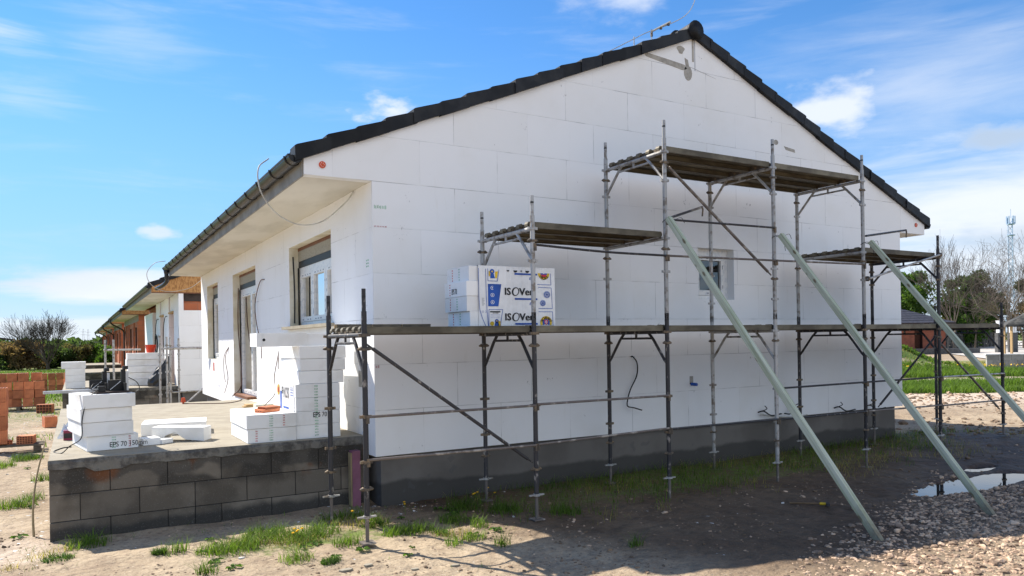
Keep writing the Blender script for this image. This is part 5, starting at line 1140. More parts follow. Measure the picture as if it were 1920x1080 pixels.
for i in range(9):
    t_ = i / 8; rad = 0.30 * math.sin(math.pi * min(0.98, 0.12 + 0.62 * (1 - t_))) ** 0.7 * (1 - 0.75 * t_ ** 1.5)
    rows.append([(-0.62 + 0.30 * t_ ** 1.3 + rad * (1 + 0.25 * rr.random()) * math.cos(2 * math.pi * j / n), 17.55 + rad * (0.8 + 0.25 * rr.random()) * math.sin(2 * math.pi * j / n), 0.555 + 0.92 * t_) for j in range(n)])
for i in range(8):
    for j in range(n): m.poly([rows[i][j], rows[i][(j + 1) % n], rows[i + 1][(j + 1) % n], rows[i + 1][j]])
m.poly(rows[8]); thing(m, 'rubbish_bag', None, 'black plastic rubbish bag slumped against the second house wall', 'bag', loc=(-0.62, 17.55, 0.555))
G6 = 'polystyrene boards stacked at the left edge of the second terrace'
for k in range(4):
    board(-3.08 + (0.0 if k < 3 else -0.10), 18.3, 0.552 + 0.2 * k, 0.52 + (0.12 if k == 3 else 0), 0.6, 0.198, 0, ['bottom', 'second', 'third', 'wider top'][k] + ' board of the white stack at the left edge of the second terrace', G6)

# ================================================================ brick stacks on the left
def qb(label, group, x, y, z): return upright_brick(label, group, (x, y, z))
# stack A: a loose pile of about 25 bricks at y ~ 18
GA = 'hollow bricks of the big pile on the left'; c0 = None
ordn = ['leftmost', 'second', 'third', 'fourth', 'fifth', 'sixth']; rown = ['bottom', 'second', 'third', 'fourth', 'top']
protoA = qb('leftmost hollow brick in the bottom row of the big pile on the left', GA, -4.82, 18.05, 0.10)
def putb(proto, x, y, z, rz, label, group):
    c = proto.copy(); COL.objects.link(c); c.location = (x, y, z); c.rotation_euler = (0, 0, rz); c['label'] = label; c['group'] = group; return c
m = mb('wood_old'); 
for q in range(5): m.box(-4.95, -3.55, 17.95 + q * 0.2, 18.07 + q * 0.2, 0.085, 0.10)
for q in (0, 0.65, 1.3): m.box(-4.95 + q, -4.85 + q, 17.95, 18.9, 0.0, 0.084)
thing(m, 'pallet', None, 'wooden pallet under the big brick pile on the left', 'pallet', loc=(-4.95, 17.95, 0))
protoA.location = (-4.93, 18.0, 0.10); rA = random.Random(2)
layout = [(0, 5, 0.0), (1, 5, 0.04), (2, 5, 0.02), (3, 3, 0.15)]
for r_, n, dx in layout:
    for q in range(n):
        if r_ == 0 and q == 0: continue
        w_ = 0.262
        putb(protoA, -4.93 + dx + q * w_ + rA.uniform(-0.012, 0.012), 18.0 + rA.uniform(-0.05, 0.05) + 0.03 * r_, 0.10 + 0.240 * r_, R(rA.uniform(-8, 8)), ordn[q] + ' hollow brick in the ' + rown[r_] + ' row of the big pile on the left', GA)
for q in range(4): putb(protoA, -4.85 + q * 0.3, 18.45, 0.10 + 0.240 * 3, R(rA.uniform(-12, 12)), ordn[q] + ' hollow brick lying loosely on the back of the big pile on the left', GA)
protoB = upright_brick('leftmost hollow brick in the bottom row of the three-row stack by the second terrace', 'hollow bricks of the small stack by the second terrace', (-4.05, 27.6, 0.02))
for r_ in range(3):
    for q in range(3):
        if r_ == q == 0: continue
        putb(protoB, -4.05 + q * 0.28, 27.6 + rA.uniform(-.04, .04), 0.02 + 0.25 * r_, R(rA.uniform(-3, 3)), ['leftmost', 'middle', 'right'][q] + ' hollow brick in the ' + ['bottom', 'middle', 'top'][r_] + ' row of the three-row stack by the second terrace', 'hollow bricks of the small stack by the second terrace')
for q in range(3): putb(protoB, -3.2 + 0.02 * q, 27.8, 0.02 + 0.25 * q, R(12), ['lowest', 'middle', 'top'][q] + ' brick of the narrow column right of the three-row stack', 'hollow bricks of the small stack by the second terrace')
GC = 'hollow bricks stacked at the left edge of the frame'
for r_ in range(4):
    putb(protoA, -4.08, 7.62, 0.16 + 0.240 * r_ - 0.0, R(2 - r_), ['lowest', 'second', 'third', 'top'][r_] + ' brick of the column cut by the left edge of the photo', GC)
m = mb('wood_old'); m.box(-4.2, -3.3, 7.5, 7.6, 0.11, 0.135); m.box(-4.2, -3.3, 7.7, 7.8, 0.11, 0.135); m.box(-4.2, -3.3, 7.9, 8.0, 0.11, 0.135); m.box(-3.45, -3.35, 7.5, 8.0, 0.0, 0.109); m.box(-4.15, -4.05, 7.5, 8.0, 0.0, 0.109)
thing(m, 'pallet', None, 'near wooden pallet beside the terrace, holding a single brick', 'pallet', loc=(-4.2, 7.5, 0))
hollow('single hollow brick lying on its side on the near pallet, holes facing the camera', 'loose bricks near the terrace', loc=(-3.70, 7.62, 0.136), rz=R(-8), sx=0.25, sy=0.25, sz=0.14, nx=6, nz=4)
hollow('flat broken brick beside the single brick on the near pallet', 'loose bricks near the terrace', loc=(-3.95, 7.7, 0.136), rz=R(20), sx=0.2, sy=0.25, sz=0.07, nx=5, nz=2)
upright_brick('loose brick standing by the left edge of the near terrace', 'loose bricks near the terrace', (-3.42, 12.0, 0.0), R(10))
hollow('loose brick lying in the grass left of the second terrace', 'loose bricks near the terrace', loc=(-3.75, 16.4, 0.0), rz=R(-12), sx=0.375, sy=0.25)
# canopy far left
CN = root('shelter', (-12.2, 100, 0), 'dark-roofed open shelter on pale posts at the far left edge', 'shelter')
m = mb('dark_board'); m.poly([(-16, 96, 3.7), (-9.0, 99, 2.65), (-9.0, 104, 2.65), (-16, 106, 3.7)]); m.poly([(-16, 96, 3.9), (-16, 106, 3.9), (-9.0, 104, 2.85), (-9.0, 99, 2.85)]); m.poly([(-16, 96, 3.7), (-16, 96, 3.9), (-9.0, 99, 2.85), (-9.0, 99, 2.65)]); m.build('roof', None, CN)
for x in (-11.3, -14.5): m = mb('wood_new'); m.box(x - 0.25, x + 0.25, 99.6, 100.1, 0, 3.0); m.build('post', None, CN)

# ================================================================ vegetation
def branch_tree(p0, h, rad, seed, spread=0.6, levels=5, droop=0.0, up=0.35, fork=(2, 4), trunk_frac=0.25, tw=0.010, first=6):
    r_ = random.Random(seed); T = MB(); C = MB(); tips = []
    def grow(m, p, d, L, r, lv):
        n = 4; pts = [p]; q = Vector(p); dd = Vector(d)
        for i in range(n):
            dd = (dd + Vector((r_.gauss(0, .10), r_.gauss(0, .10), r_.gauss(0, .07) + up * 0.10 - droop * 0.05 * lv))).normalized(); q = q + dd * (L / n); pts.append(q.copy())
        rs = [max(tw * 0.7, r * (1 - 0.45 * i / n)) for i in range(n + 1)]
        m.tube(pts, rs, 6 if lv == 0 else (4 if lv < 3 else 3), cap=False)
        if lv >= levels: tips.append(pts[-1]); return
        kn = first if lv == 0 else r_.randint(*fork)
        for k in range(kn):
            t_ = (0.45 + 0.55 * (k + 1) / kn) if lv else (0.6 + 0.4 * (k + 1) / kn); i = min(n - 1, int(t_ * n)); b = pts[i].lerp(pts[i + 1], t_ * n - i) if i < n else pts[-1]
            az_ = r_.uniform(0, 6.283) if lv else 6.283 * k / kn + r_.uniform(-.4, .4); sp = spread * r_.uniform(0.6, 1.25)
            o_ = dd.orthogonal().normalized(); o_ = Matrix.Rotation(az_, 3, dd) @ o_; nd = (dd * math.cos(sp) + o_ * math.sin(sp)).normalized()
            grow(C, b, nd, L * r_.uniform(0.62, 0.88) if lv else h * r_.uniform(0.28, 0.36), rs[i] * 0.62, lv + 1)
    grow(T, Vector(p0), Vector((0, 0, 1)), h * trunk_frac, rad, 0)
    return T, C, tips
def leaf_cloud(centers, radii, n, size, seed, squash=0.8):
    g = np.random.default_rng(seed); idx = g.integers(0, len(centers), n); c = np.asarray(centers)[idx]; rd = np.asarray(radii)[idx]
    d = g.normal(size=(n, 3)); d /= np.linalg.norm(d, axis=1)[:, None]; rr_ = g.random(n) ** 0.45; p = c + d * (rd * rr_)[:, None] * np.array([1, 1, squash])
    a = g.normal(size=(n, 3)); a /= np.linalg.norm(a, axis=1)[:, None]; b = np.cross(a, g.normal(size=(n, 3))); b /= np.linalg.norm(b, axis=1)[:, None]
    s = size * g.uniform(0.6, 1.3, n)[:, None]; V = np.stack([p - a * s, p - b * s * 0.5, p + a * s, p + b * s * 0.5], 1).reshape(-1, 3); F = np.arange(4 * n).reshape(n, 4)
    cl = g.random(len(centers))[idx]; rn = np.clip(0.5 * cl + 0.5 * g.random(n), 0, 1); return V, F, rn
def bare_tree(x, y, h, rad, seed, label, mt='bark_light', group=None, **kw):
    T, C, tips = branch_tree((x, y, float(gz(x, y)) - 0.1), h, rad, seed, **kw); t = root('bare_tree', (x, y, 0), label, 'tree', group)
    T.names = [mt]; T.build('trunk', None, t); C.names = [mt]; C.build('crown', None, t); return t, tips
def leafy(x, y, h, w, seed, label, mt='leaf', name='tree', n=7000, size=0.22, group=None, trunk=True, nc=26, low=0.25, cat='tree', squash=0.8):
    z0 = float(gz(x, y)); t = root(name, (x, y, 0), label, cat, group); r_ = random.Random(seed); cs = []; rs = []
    for k in range(nc):
        a = r_.uniform(0, 6.28); e = r_.random(); zz = low + (1 - low) * e; ww = math.sin(math.pi * (0.18 + 0.72 * e)) ** 0.6; q = math.sqrt(r_.random()) * ww * w * 0.40
        cs.append((x + q * math.cos(a), y + q * math.sin(a), z0 + h * zz * 0.92)); rs.append(r_.uniform(0.10, 0.19) * w * (1.15 - 0.4 * e))
    m = mb(mt); V, F, rn = leaf_cloud(cs, rs, n, size, seed, squash); V[:, 2] = np.maximum(V[:, 2], z0 + 0.02); m.arr(V, F, rn); m.build('crown', None, t)
    T = mb('bark')
    if trunk: T.tube([(x, y, z0 - 0.1), (x + 0.1, y, z0 + h * 0.35), (x, y, z0 + h * 0.75)], [0.03 * h, 0.022 * h, 0.006 * h], 7)
    for k in range(0, nc, 2): T.tube([(x, y, z0 + h * 0.05 + (0.25 * h if trunk else 0)), cs[k]], [0.009 * h, 0.003 * h], 4)
    T.build('trunk', None, t); return t
# left: the big bare shrub tree in front of the hedge
bare_tree(-4.7, 62.5, 4.3, 0.17, 11, 'spreading bare tree standing before the hedge on the left', 'bark', spread=0.50, levels=5, up=1.0, fork=(3, 4), trunk_frac=0.16, tw=0.011, first=10)
GH = 'hedge bushes along the field on the left'
hb = [(-8.6, 66, 1.7, 4.6, 'leaf_dark', 'leftmost dark bush of the hedge'), (-6.6, 65, 2.4, 4.2, 'leaf_rust', 'brownish hedge bush just left of the bare tree'), (-4.3, 67, 2.1, 4.4, 'leaf_dark', 'dark hedge bush right behind the bare tree'), (-2.6, 67, 2.0, 4.0, 'leaf_olive', 'olive hedge bush right of the bare tree'), (-0.9, 67.5, 1.9, 4.0, 'leaf', 'bright green hedge bush near the row of terraces'), (0.6, 69, 2.0, 4.0, 'leaf', 'green hedge bush close to the end of the brick houses'), (2.4, 76, 2.2, 5.0, 'leaf_olive', 'olive hedge bush partly hidden by the last house'), (-10.6, 84, 1.8, 6, 'leaf', 'green bush behind the open shelter'), (-3.4, 74, 2.2, 5.0, 'leaf_dark', 'taller dark bush at the back of the hedge, behind the bare tree'), (-7.6, 75, 2.4, 5.5, 'leaf_rust', 'rusty brown bush at the back of the hedge'), (-0.4, 62, 1.3, 2.6, 'leaf', 'low bright bush in front of the hedge, next to the terraces')]
for q, (x, y, h, w_, mt, lb) in enumerate(hb): leafy(x, y, h, w_, 40 + q, lb, mt, 'bush', 5200, 0.11, GH, trunk=False, nc=22, low=0.08, cat='bush')
for q, (x, y, mt) in enumerate(((-6.4, 67.5, 'bark'), (-3.0, 68, 'bark'))):
    bare_tree(x, y, 2.4, 0.05, 60 + q, ['thin leafless shrub left of the bare tree', 'thin leafless shrub right of the bare tree'][q], mt, 'leafless shrubs in the hedge', spread=0.5, levels=4, up=0.5, fork=(3, 4), trunk_frac=0.10, tw=0.009, first=8)
# far line of woods on the horizon (left)
m = mb('leaf_dark'); g_r = np.random.default_rng(5); n = 9000; th = np.radians(g_r.uniform(-6, 14, n)); rr_ = g_r.uniform(420, 460, n); hh = 1.6 + 2.4 * vnoise(np.degrees(th) * 2.0, np.zeros(n), 3) + 1.4 * vnoise(np.degrees(th) * 9, np.zeros(n), 4)
p = np.stack([rr_ * np.sin(th), rr_ * np.cos(th), g_r.random(n) * hh * 1.35], 1); a = g_r.normal(size=(n, 3)) * 1.0; b = g_r.normal(size=(n, 3)) * 1.0
m.arr(np.stack([p - a, p - b, p + a, p + b], 1).reshape(-1, 3), np.arange(4 * n).reshape(n, 4), g_r.random(n)); o = m.build('far_wood', None); o['kind'] = 'stuff'; o['label'] = 'dark line of woods on the horizon at the left'
def pylon(x, y, h, label):
    m = mb('galv')
    for sx_, sy_ in ((-1, -1), (1, -1), (1, 1), (-1, 1)): m.tube([(x + sx_ * 0.9, y + sy_ * 0.9, -1), (x + sx_ * 0.25, y + sy_ * 0.25, h)], 0.10, 4)
    for z in np.linspace(2, h - 1, 7): k = 0.9 - 0.6 * z / h; m.tube([(x - k, y, z), (x + k, y, z + 1.0)], 0.06, 3)
    for z in (h * 0.72, h * 0.86): m.tube([(x - 1.8, y, z), (x + 1.8, y, z)], 0.09, 4)
    thing(m, 'pylon', None, label, 'pylon', 'power pylons on the horizon', loc=(x, y, 0))
pylon(2.1, 620, 15, 'left one of two far pylons on the horizon'); pylon(5.4, 640, 15, 'right one of two far pylons on the horizon'); pylon(-66, 700, 13, 'far pylon at the very left edge of the photo')

# ================================================================ right background
BG = root('bungalow', (58, 36, 0), 'brick bungalow with dark hipped roof beyond the soil mound', 'bungalow')
# local frame: front wall runs from A (left, hidden) to B
A = Vector((53.5, 36.2, 0)); B_ = Vector((63.6, 29.9, 0)); ux = (B_ - A).normalized(); uy = Vector((-ux.y, ux.x, 0))
def bp(a, d, z): v = A + ux * a + uy * d; return (v.x, v.y, z)
Lb = (B_ - A).length
m = mb('wall_brick_far'); k = len(m.v)
facade_panel(m, lambda a, d, z: bp(a, d, z), 0, Lb, -0.1, 2.75, [(3.0, 3.9, 0.2, 2.3), (6.6, 8.0, 0.9, 2.2), (9.2, 9.9, 0.2, 2.3)], 'wall_brick_far', 'brick_dark', 0.4)
m.use('wall_brick_far'); m.poly([bp(Lb, 0, -0.1), bp(Lb, 9, -0.1), bp(Lb, 9, 2.75), bp(Lb, 0, 2.75)]); m.use('brick_dark'); m.poly([bp(0.1, 0.41, 0), bp(Lb - .1, 0.41, 0), bp(Lb - .1, 0.41, 2.7), bp(0.1, 0.41, 2.7)]); m.build('wall', None, BG)
m = mb('roof_far'); e = 0.6; P = [bp(-e, -e, 2.75), bp(Lb + e, -e, 2.75), bp(Lb + e, 9 + e, 2.75), bp(-e, 9 + e, 2.75)]; r1, r2 = bp(3.0, 4.5, 5.25), bp(Lb - 5.8, 4.5, 5.25)
m.poly([P[0], P[1], r2, r1]); m.poly([P[1], P[2], r2]); m.poly([P[2], P[3], r1, r2]); m.poly([P[3], P[0], r1])
for i in range(1, 12):   # tile courses
    t_ = i / 12; a = Vector(P[0]).lerp(Vector(r1), t_); b = Vector(P[1]).lerp(Vector(r2), t_); c = Vector(P[2]).lerp(Vector(r2), t_)
    m.tube([a, b], 0.03, 4); m.tube([b, c], 0.03, 4)
m.use('dark_board'); 
for a, b in ((P[0], P[1]), (P[1], P[2])): m.poly([a, b, (b[0], b[1], 2.5), (a[0], a[1], 2.5)])
m.build('roof', None, BG)
m = mb('concrete_dark'); m.prism([(-0.5, 0.0), (13.6, 0.0), (13.6, 0.62), (-0.5, 0.62)], -2.2, -0.8, lambda a, b, t: bp(a, t, b - 0.15)); thing(m, 'foundation_wall', None, 'low dark concrete strip in front of the bungalow', 'foundation', loc=bp(0, -1, 0))
# pale block wall at the right edge
m = MB(); m.use('block'); A2 = Vector((34.85, 11.65, 0)); d2 = Vector((0.62, -0.78, 0)).normalized(); n2 = Vector((-d2.y, d2.x, 0)); rB = random.Random(3)
mat('block_pale', (0.36, 0.34, 0.30), 0.9, (0.27, 0.255, 0.225), 3, bump=0.3, rnd=0.18); m.use('block_pale')
for j in range(3):
    a = 0.0; first = True
    while a < 6:
        w_ = 0.25 if (first and j % 2) else 0.5; first = False; m.rn = rB.random()
        m.prism([(a + 0.005, 0.245 * j - 0.02), (a + w_ - 0.005, 0.245 * j - 0.02), (a + w_ - 0.005, 0.245 * j + 0.22), (a + 0.005, 0.245 * j + 0.22)], 0, 0.25, lambda p_, q, t: tuple(A2 + d2 * p_ + n2 * t + Vector((0, 0, q)))); a += w_
m.use('crumb'); m.prism([(-0.05, 0.72), (6.05, 0.72), (6.05, 0.765), (-0.05, 0.765)], -0.02, 0.27, lambda p_, q, t: tuple(A2 + d2 * p_ + n2 * t + Vector((0, 0, q))))
thing(m, 'block_wall', None, 'low pale grey block wall at the right edge of the photo', 'wall', loc=tuple(A2))
# long dark stone fence with concrete posts
SFc = root('stone_fence', (71, 35, 0), 'long dark stone panel fence along the far road', 'fence')
A3 = Vector((69.5, 35.6, 0)); B3 = Vector((99, 42.8, 0)); n = 11; d3 = (B3 - A3) / n; dn = d3.normalized(); nn = Vector((-dn.y, dn.x, 0))
for i in range(n):
    a = A3 + d3 * i; m = mb('stone_dark', random.random()); rI = random.Random(i)
    for j in range(4):
        for k in range(4):
            x0 = 0.15 + k * (d3.length - 0.3) / 4; x1 = 0.10 + (k + 1) * (d3.length - 0.3) / 4; m.rn = rI.random(); dd_ = rI.uniform(-0.03, 0.03)
            m.prism([(x0, 0.46 * j), (x1, 0.46 * j), (x1, 0.46 * j + 0.43), (x0, 0.46 * j + 0.43)], dd_, 0.15, lambda p_, q, t, a=a: tuple(a + dn * p_ + nn * t + Vector((0, 0, q))))
    m.build('fence_panel', None, SFc)
    m = mb('concrete_dark'); m.prism([(-0.1, 0), (0.1, 0), (0.1, 2.05), (-0.1, 2.05)], -0.08, 0.2, lambda p_, q, t, a=a: tuple(a + dn * p_ + nn * t + Vector((0, 0, q)))); m.build('fence_post', None, SFc)
def cabinet(x, y, label, w_=0.2, h=2.75):
    m = mb('pvc'); M = Matrix.Translation((x, y, 0)) @ Matrix.Rotation(R(-30), 4, 'Z'); m.box(-w_, w_, -0.2, 0.2, 1.75, h, M); m.box(-w_ - 0.03, w_ + 0.03, -0.23, 0.23, h + 0.001, h + 0.06, M); m.use('concrete_dark'); m.box(-w_ - 0.1, w_ + 0.1, -0.2, 0.25, -0.05, 1.749, M); m.box(-0.01, 0.01, -0.206, -0.201, 1.85, h - 0.1, M); m.box(0.05, 0.09, -0.215, -0.201, 2.2, 2.35, M)
    thing(m, 'utility_cabinet', None, label, 'utility cabinet', 'utility cabinets by the road', loc=(x, y, 0))
cabinet(66.6, 26.9, 'left pale utility cabinet by the far road'); cabinet(67.5, 26.3, 'right pale utility cabinet by the far road')
SH = root('shelter', (57, 21, 0), 'small hip-roofed shelter on thin wooden posts at the right edge', 'shelter')
c_ = Vector((58.9, 20.9, 0)); m = mb('stone_dark')
P = [c_ + Vector(v) for v in ((-2.2, 0.6, 2.35), (0.2, -2.6, 2.35), (3.4, -0.4, 2.35), (1.0, 2.8, 2.35))]; ap = c_ + Vector((0.6, 0.1, 3.5))
for i in range(4): m.poly([P[i], P[(i + 1) % 4], ap]); m.poly([P[i], P[(i + 1) % 4], P[(i + 1) % 4] - Vector((0, 0, .15)), P[i] - Vector((0, 0, .15))])
m.build('roof', None, SH)
for i in range(4): m = mb('wood_new'); q = c_ + (P[i] - c_) * 0.8; m.box(q.x - 0.07, q.x + 0.07, q.y - 0.07, q.y + 0.07, 0, 2.4); m.build('post', None, SH)
# parked car behind the shelter post
CR = root('parked_car', (68.5, 25.0, 0), 'pale blue parked car half hidden at the right edge beyond the shelter post', 'car')
Mc = Matrix.Translation((71.8, 24.2, 0)) @ Matrix.Rotation(R(-20), 4, 'Z')
m = mb('car_paint'); m.prism([(-2.1, 0.3), (2.1, 0.3), (2.15, 0.85), (1.3, 0.98), (0.7, 1.42), (-1.2, 1.45), (-1.9, 1.0), (-2.15, 0.9)], -0.85, 0.85, lambda a, b, t: tuple(Mc @ Vector((a, t, b)))); m.build('body', None, CR, bevel=0.05)
m = mb('black'); m.prism([(-1.7, 1.0), (1.1, 1.0), (0.65, 1.36), (-1.15, 1.38)], -0.86, 0.86, lambda a, b, t: tuple(Mc @ Vector((a, t, b)))); m.build('window', None, CR)
for sx_ in (-1.3, 1.35):
    for sy_ in (-0.8, 0.8): m = mb('black'); q = Mc @ Vector((sx_, sy_, 0.32)); q2 = Mc @ Vector((sx_, sy_ * 1.09, 0.32)); m.tube([q, q2], 0.32, 14); m.build('wheel', None, CR)
# trees on the right
leafy(81.0, 44.0, 9.2, 8.5, 71, 'tall dark green leafy tree rising behind the bungalow roof', 'leaf', n=13000, size=0.20, nc=46, low=0.12)
leafy(84.0, 39.2, 7.6, 6.5, 72, 'smaller dark green tree right of the tall leafy one', 'leaf', n=9000, size=0.19, nc=34, low=0.12)
leafy(78.0, 47.0, 8.0, 7.0, 73, 'dark green leafy tree hugging the house corner', 'leaf', n=8000, size=0.20, nc=34, low=0.12)
leafy(101, 47.5, 10.3, 9, 74, 'dark conifer mass at the right, left half', 'leaf_dark', n=11000, size=0.26, nc=40, low=0.1, group='dark conifers behind the road')
leafy(106, 41.0, 10.5, 9.5, 75, 'dark conifer mass at the right edge', 'leaf_dark', n=11000, size=0.26, nc=40, low=0.1, group='dark conifers behind the road')
for q, (x, y, h, w_, mt, lb) in enumerate(((92, 46, 5.6, 7, 'leaf_olive', 'olive scrub tree behind the stone fence, left of the conifers'), (88, 42.5, 4.6, 6, 'leaf_rust', 'rusty brown scrub tree behind the stone fence'), (96, 43.5, 6.0, 7, 'leaf_olive', 'olive brown scrub tree in front of the conifers'), (100, 40.0, 5.6, 7, 'leaf_rust', 'reddish scrub tree at the right, above the cabinets'), (104, 37.5, 6.0, 6, 'leaf_olive', 'olive scrub tree at the right edge above the shelter'))):
    leafy(x, y, h, w_, 80 + q, lb, mt, 'scrub_tree', 3400, 0.13, 'scrub trees behind the stone fence', nc=30, low=0.1)
bt = [(75.5, 35.9, 8.8, 0.13, 'slender bare tree just right of the tall scaffold post', 0.42, 0.9), (80.5, 36.4, 7.0, 0.10, 'bare tree between the slender one and the tall spreading one', 0.5, 0.5), (77, 31.2, 9.8, 0.15, 'tall spreading bare tree in front of the mast', 0.72, 0.45), (84.5, 33.5, 7.4, 0.11, 'bare tree low behind the spreading one', 0.55, 0.5), (78.5, 28.4, 8.6, 0.13, 'bare tree cut by the right edge of the photo', 0.6, 0.5), (86, 39.6, 7.0, 0.10, 'thin bare tree among the scrub behind the stone fence', 0.5, 0.6)]
for q, (x, y, h, r0, lb, sp, up_) in enumerate(bt): bare_tree(x, y, h, r0, 190 + q, lb, 'bark_light' if q % 3 != 1 else 'bark', 'bare trees along the road', spread=sp, levels=5, up=up_, fork=(2, 4), trunk_frac=0.34, tw=0.014, first=8)
# mast
MT = root('telecom_mast', (268, 123.5, 0), 'tall pale lattice telecom mast with antennas on the far right skyline', 'telecom mast')
m = mb('hazy_tower_steel'); bx, by = 268.0, 123.5; H_ = 40.0; cs = [(1, 0), (-.5, .87), (-.5, -.87)]
wz = lambda z: 0.8 if z > 20 else 0.8 + (20 - z) * 0.07
for (u_, v_) in cs: m.tube([(bx + u_ * wz(z), by + v_ * wz(z), z) for z in (0, 10, 20, 30, H_)], 0.13, 5)
z = 0
while z < H_ - 1:
    for i in range(3):
        a, b = cs[i], cs[(i + 1) % 3]; z2 = z + 1.7; m.tube([(bx + a[0] * wz(z), by + a[1] * wz(z), z), (bx + b[0] * wz(z2), by + b[1] * wz(z2), z2)], 0.06, 3); m.tube([(bx + b[0] * wz(z), by + b[1] * wz(z), z), (bx + a[0] * wz(z2), by + a[1] * wz(z2), z2)], 0.06, 3)
    z += 1.7
m.build('lattice', None, MT)
for i in range(6):
    m = mb('hazy_tower_steel'); a = i * math.pi / 3; m.box(bx + 1.15 * math.cos(a) - 0.16, bx + 1.15 * math.cos(a) + 0.16, by + 1.15 * math.sin(a) - 0.16, by + 1.15 * math.sin(a) + 0.16, 38.0, 40.6); m.build('antenna', None, MT)
m = mb('hazy_tower_steel'); m.cyl((bx, by, 37.9), 1.15, 0.25); m.cyl((bx, by, 34.2), 1.2, 0.25); m.tube([(bx, by, 40), (bx, by, 43)], 0.08, 4); m.build('platform', None, MT)

# ================================================================ ground cover
def blades(P, h, wdt, lean, seed, seg=2):
    g = np.random.default_rng(seed); n = len(P); a = g.random(n) * 2 * np.pi; d = np.stack([np.cos(a), np.sin(a), 0 * a], 1); s = np.stack([-np.sin(a), np.cos(a), 0 * a], 1)
    hh = (h * g.uniform(0.5, 1.25, n)); ww = wdt * g.uniform(0.6, 1.3, n); le = lean * g.uniform(0.3, 1.3, n) * hh
    rows = []
    for k in range(seg + 1):
        t_ = k / seg; c = P + d * (le * t_ ** 1.8)[:, None] + np.array([0, 0, 1]) * (hh * (t_ - 0.25 * t_ ** 2 * np.minimum(lean, 1.2)))[:, None]
        w_ = (ww * (1 - t_ * 0.92))[:, None]; rows += [c - s * w_, c + s * w_]
    V = np.stack(rows, 1).reshape(-1, 3); k2 = 2 * (seg + 1); b = np.arange(n)[:, None] * k2; F = np.concatenate([b + np.array([[2 * k, 2 * k + 1, 2 * k + 3, 2 * k + 2]]) for k in range(seg)])
    rn = np.tile(g.random(n), seg); return V, F, rn
def clumps(L, dens, seed):
    g = np.random.default_rng(seed); out = []
    for (x, y, r) in L:
        n = int(dens * r * r * 3.14) + 18; a = g.random(n) * 6.283; q = r * g.random(n) ** 0.7; px, py = x + q * np.cos(a), y + q * np.sin(a); out.append(np.stack([px, py, gz(px, py) - 0.005], 1))
    return np.concatenate(out)
CL = [(-2.72, 0.04, 0.19), (-2.07, -0.66, 0.12), (-1.62, -0.86, 0.21), (-1.79, -0.84, 0.16), (-1.28, -0.55, 0.22), (-1.46, -0.76, 0.17), (-1.05, -0.82, 0.25), (-0.83, -0.74, 0.2), (-0.73, -1.25, 0.14), (-1.24, -1.49, 0.15), (-1.92, -1.46, 0.1), (-0.03, -1.16, 0.18), (-0.3, -0.73, 0.16), (0.45, -0.98, 0.16), (0.3, -1.72, 0.12), (0.42, -2.01, 0.09), (0.14, -1.39, 0.1), (-3.4, 2.39, 0.21), (-0.24, -1.14, 0.13), (-0.59, -0.27, 0.14), (-0.37, -0.28, 0.14), (0.06, -1.78, 0.09), (0.57, -1.32, 0.1), (1.39, -2.66, 0.07), (-3.27, 2.82, 0.13), (1.57, -1.32, 0.17), (-3.21, 4.22, 0.14), (-3.9, 5.9, 0.3), (-3.5, 6.6, 0.25), (0.8, -0.5, 0.2), (1.1, -0.9, 0.2)]
gm = mb('grass'); gm.arr(*blades(clumps(CL, 2300, 3), 0.135, 0.0034, 0.85, 4, 3))
g = np.random.default_rng(8)
def scatter(n, x0, x1, y0, y1, cond, seed):
    g = np.random.default_rng(seed); x = g.uniform(x0, x1, n); y = g.uniform(y0, y1, n); k = cond(x, y, g); return np.stack([x[k], y[k], gz(x[k], y[k]) - 0.005], 1)
P_ = scatter(10000, 0.8, 10.6, -1.75, 0.1, lambda x, y, g: (fbm(x * 1.3, y * 1.3, 44) * 2.8 + sst(y, -1.7, -0.7) * 0.9 - 0.25 > g.random(len(x)) * 0.9), 9); gm.arr(*blades(P_, 0.145, 0.0032, 0.9, 10, 3))
P_ = scatter(2600, -3.3, 2.0, -2.6, 0.3, lambda x, y, g: (fbm(x * 1.6, y * 1.6, 45) > 0.07), 11); gm.arr(*blades(P_, 0.06, 0.0028, 1.0, 12, 2))
P_ = scatter(5200, -9, -3.1, 4.5, 30, lambda x, y, g: (fbm(x * 0.9, y * 0.9, 46) > 0.02 + 0.05 * (y < 12)), 13); gm.arr(*blades(P_, 0.15, 0.010, 0.8, 14, 2))
P_ = scatter(9000, -11, -3.0, 20, 60, lambda x, y, g: (fbm(x * 0.4, y * 0.4, 47) > -0.15), 15); gm.arr(*blades(P_, 0.20, 0.022, 0.8, 16, 2))
def rband(q0, q1, n, seed, thr=-0.2):   # strips of tall grass in the yard on the right
    g = np.random.default_rng(seed); q = g.uniform(q0, q1, n); l = g.uniform(9, 22, n) * q / 26.0
    x = -2.8 + q * 0.5045 + l * 0.8634; y = -7.76 + q * 0.8634 - l * 0.5045; k = fbm(x * 0.5, y * 0.5, 48) > thr; return np.stack([x[k], y[k], gz(x[k], y[k]) - 0.01], 1)
gm.arr(*blades(rband(22.3, 27.3, 30000, 17), 0.26, 0.011, 0.6, 18, 2)); gm.arr(*blades(rband(30.3, 34.0, 26000, 19), 0.30, 0.015, 0.6, 20, 2))
o = gm.build('grass', None); o['kind'] = 'stuff'; o['label'] = 'grass tufts and strips over the building plot'
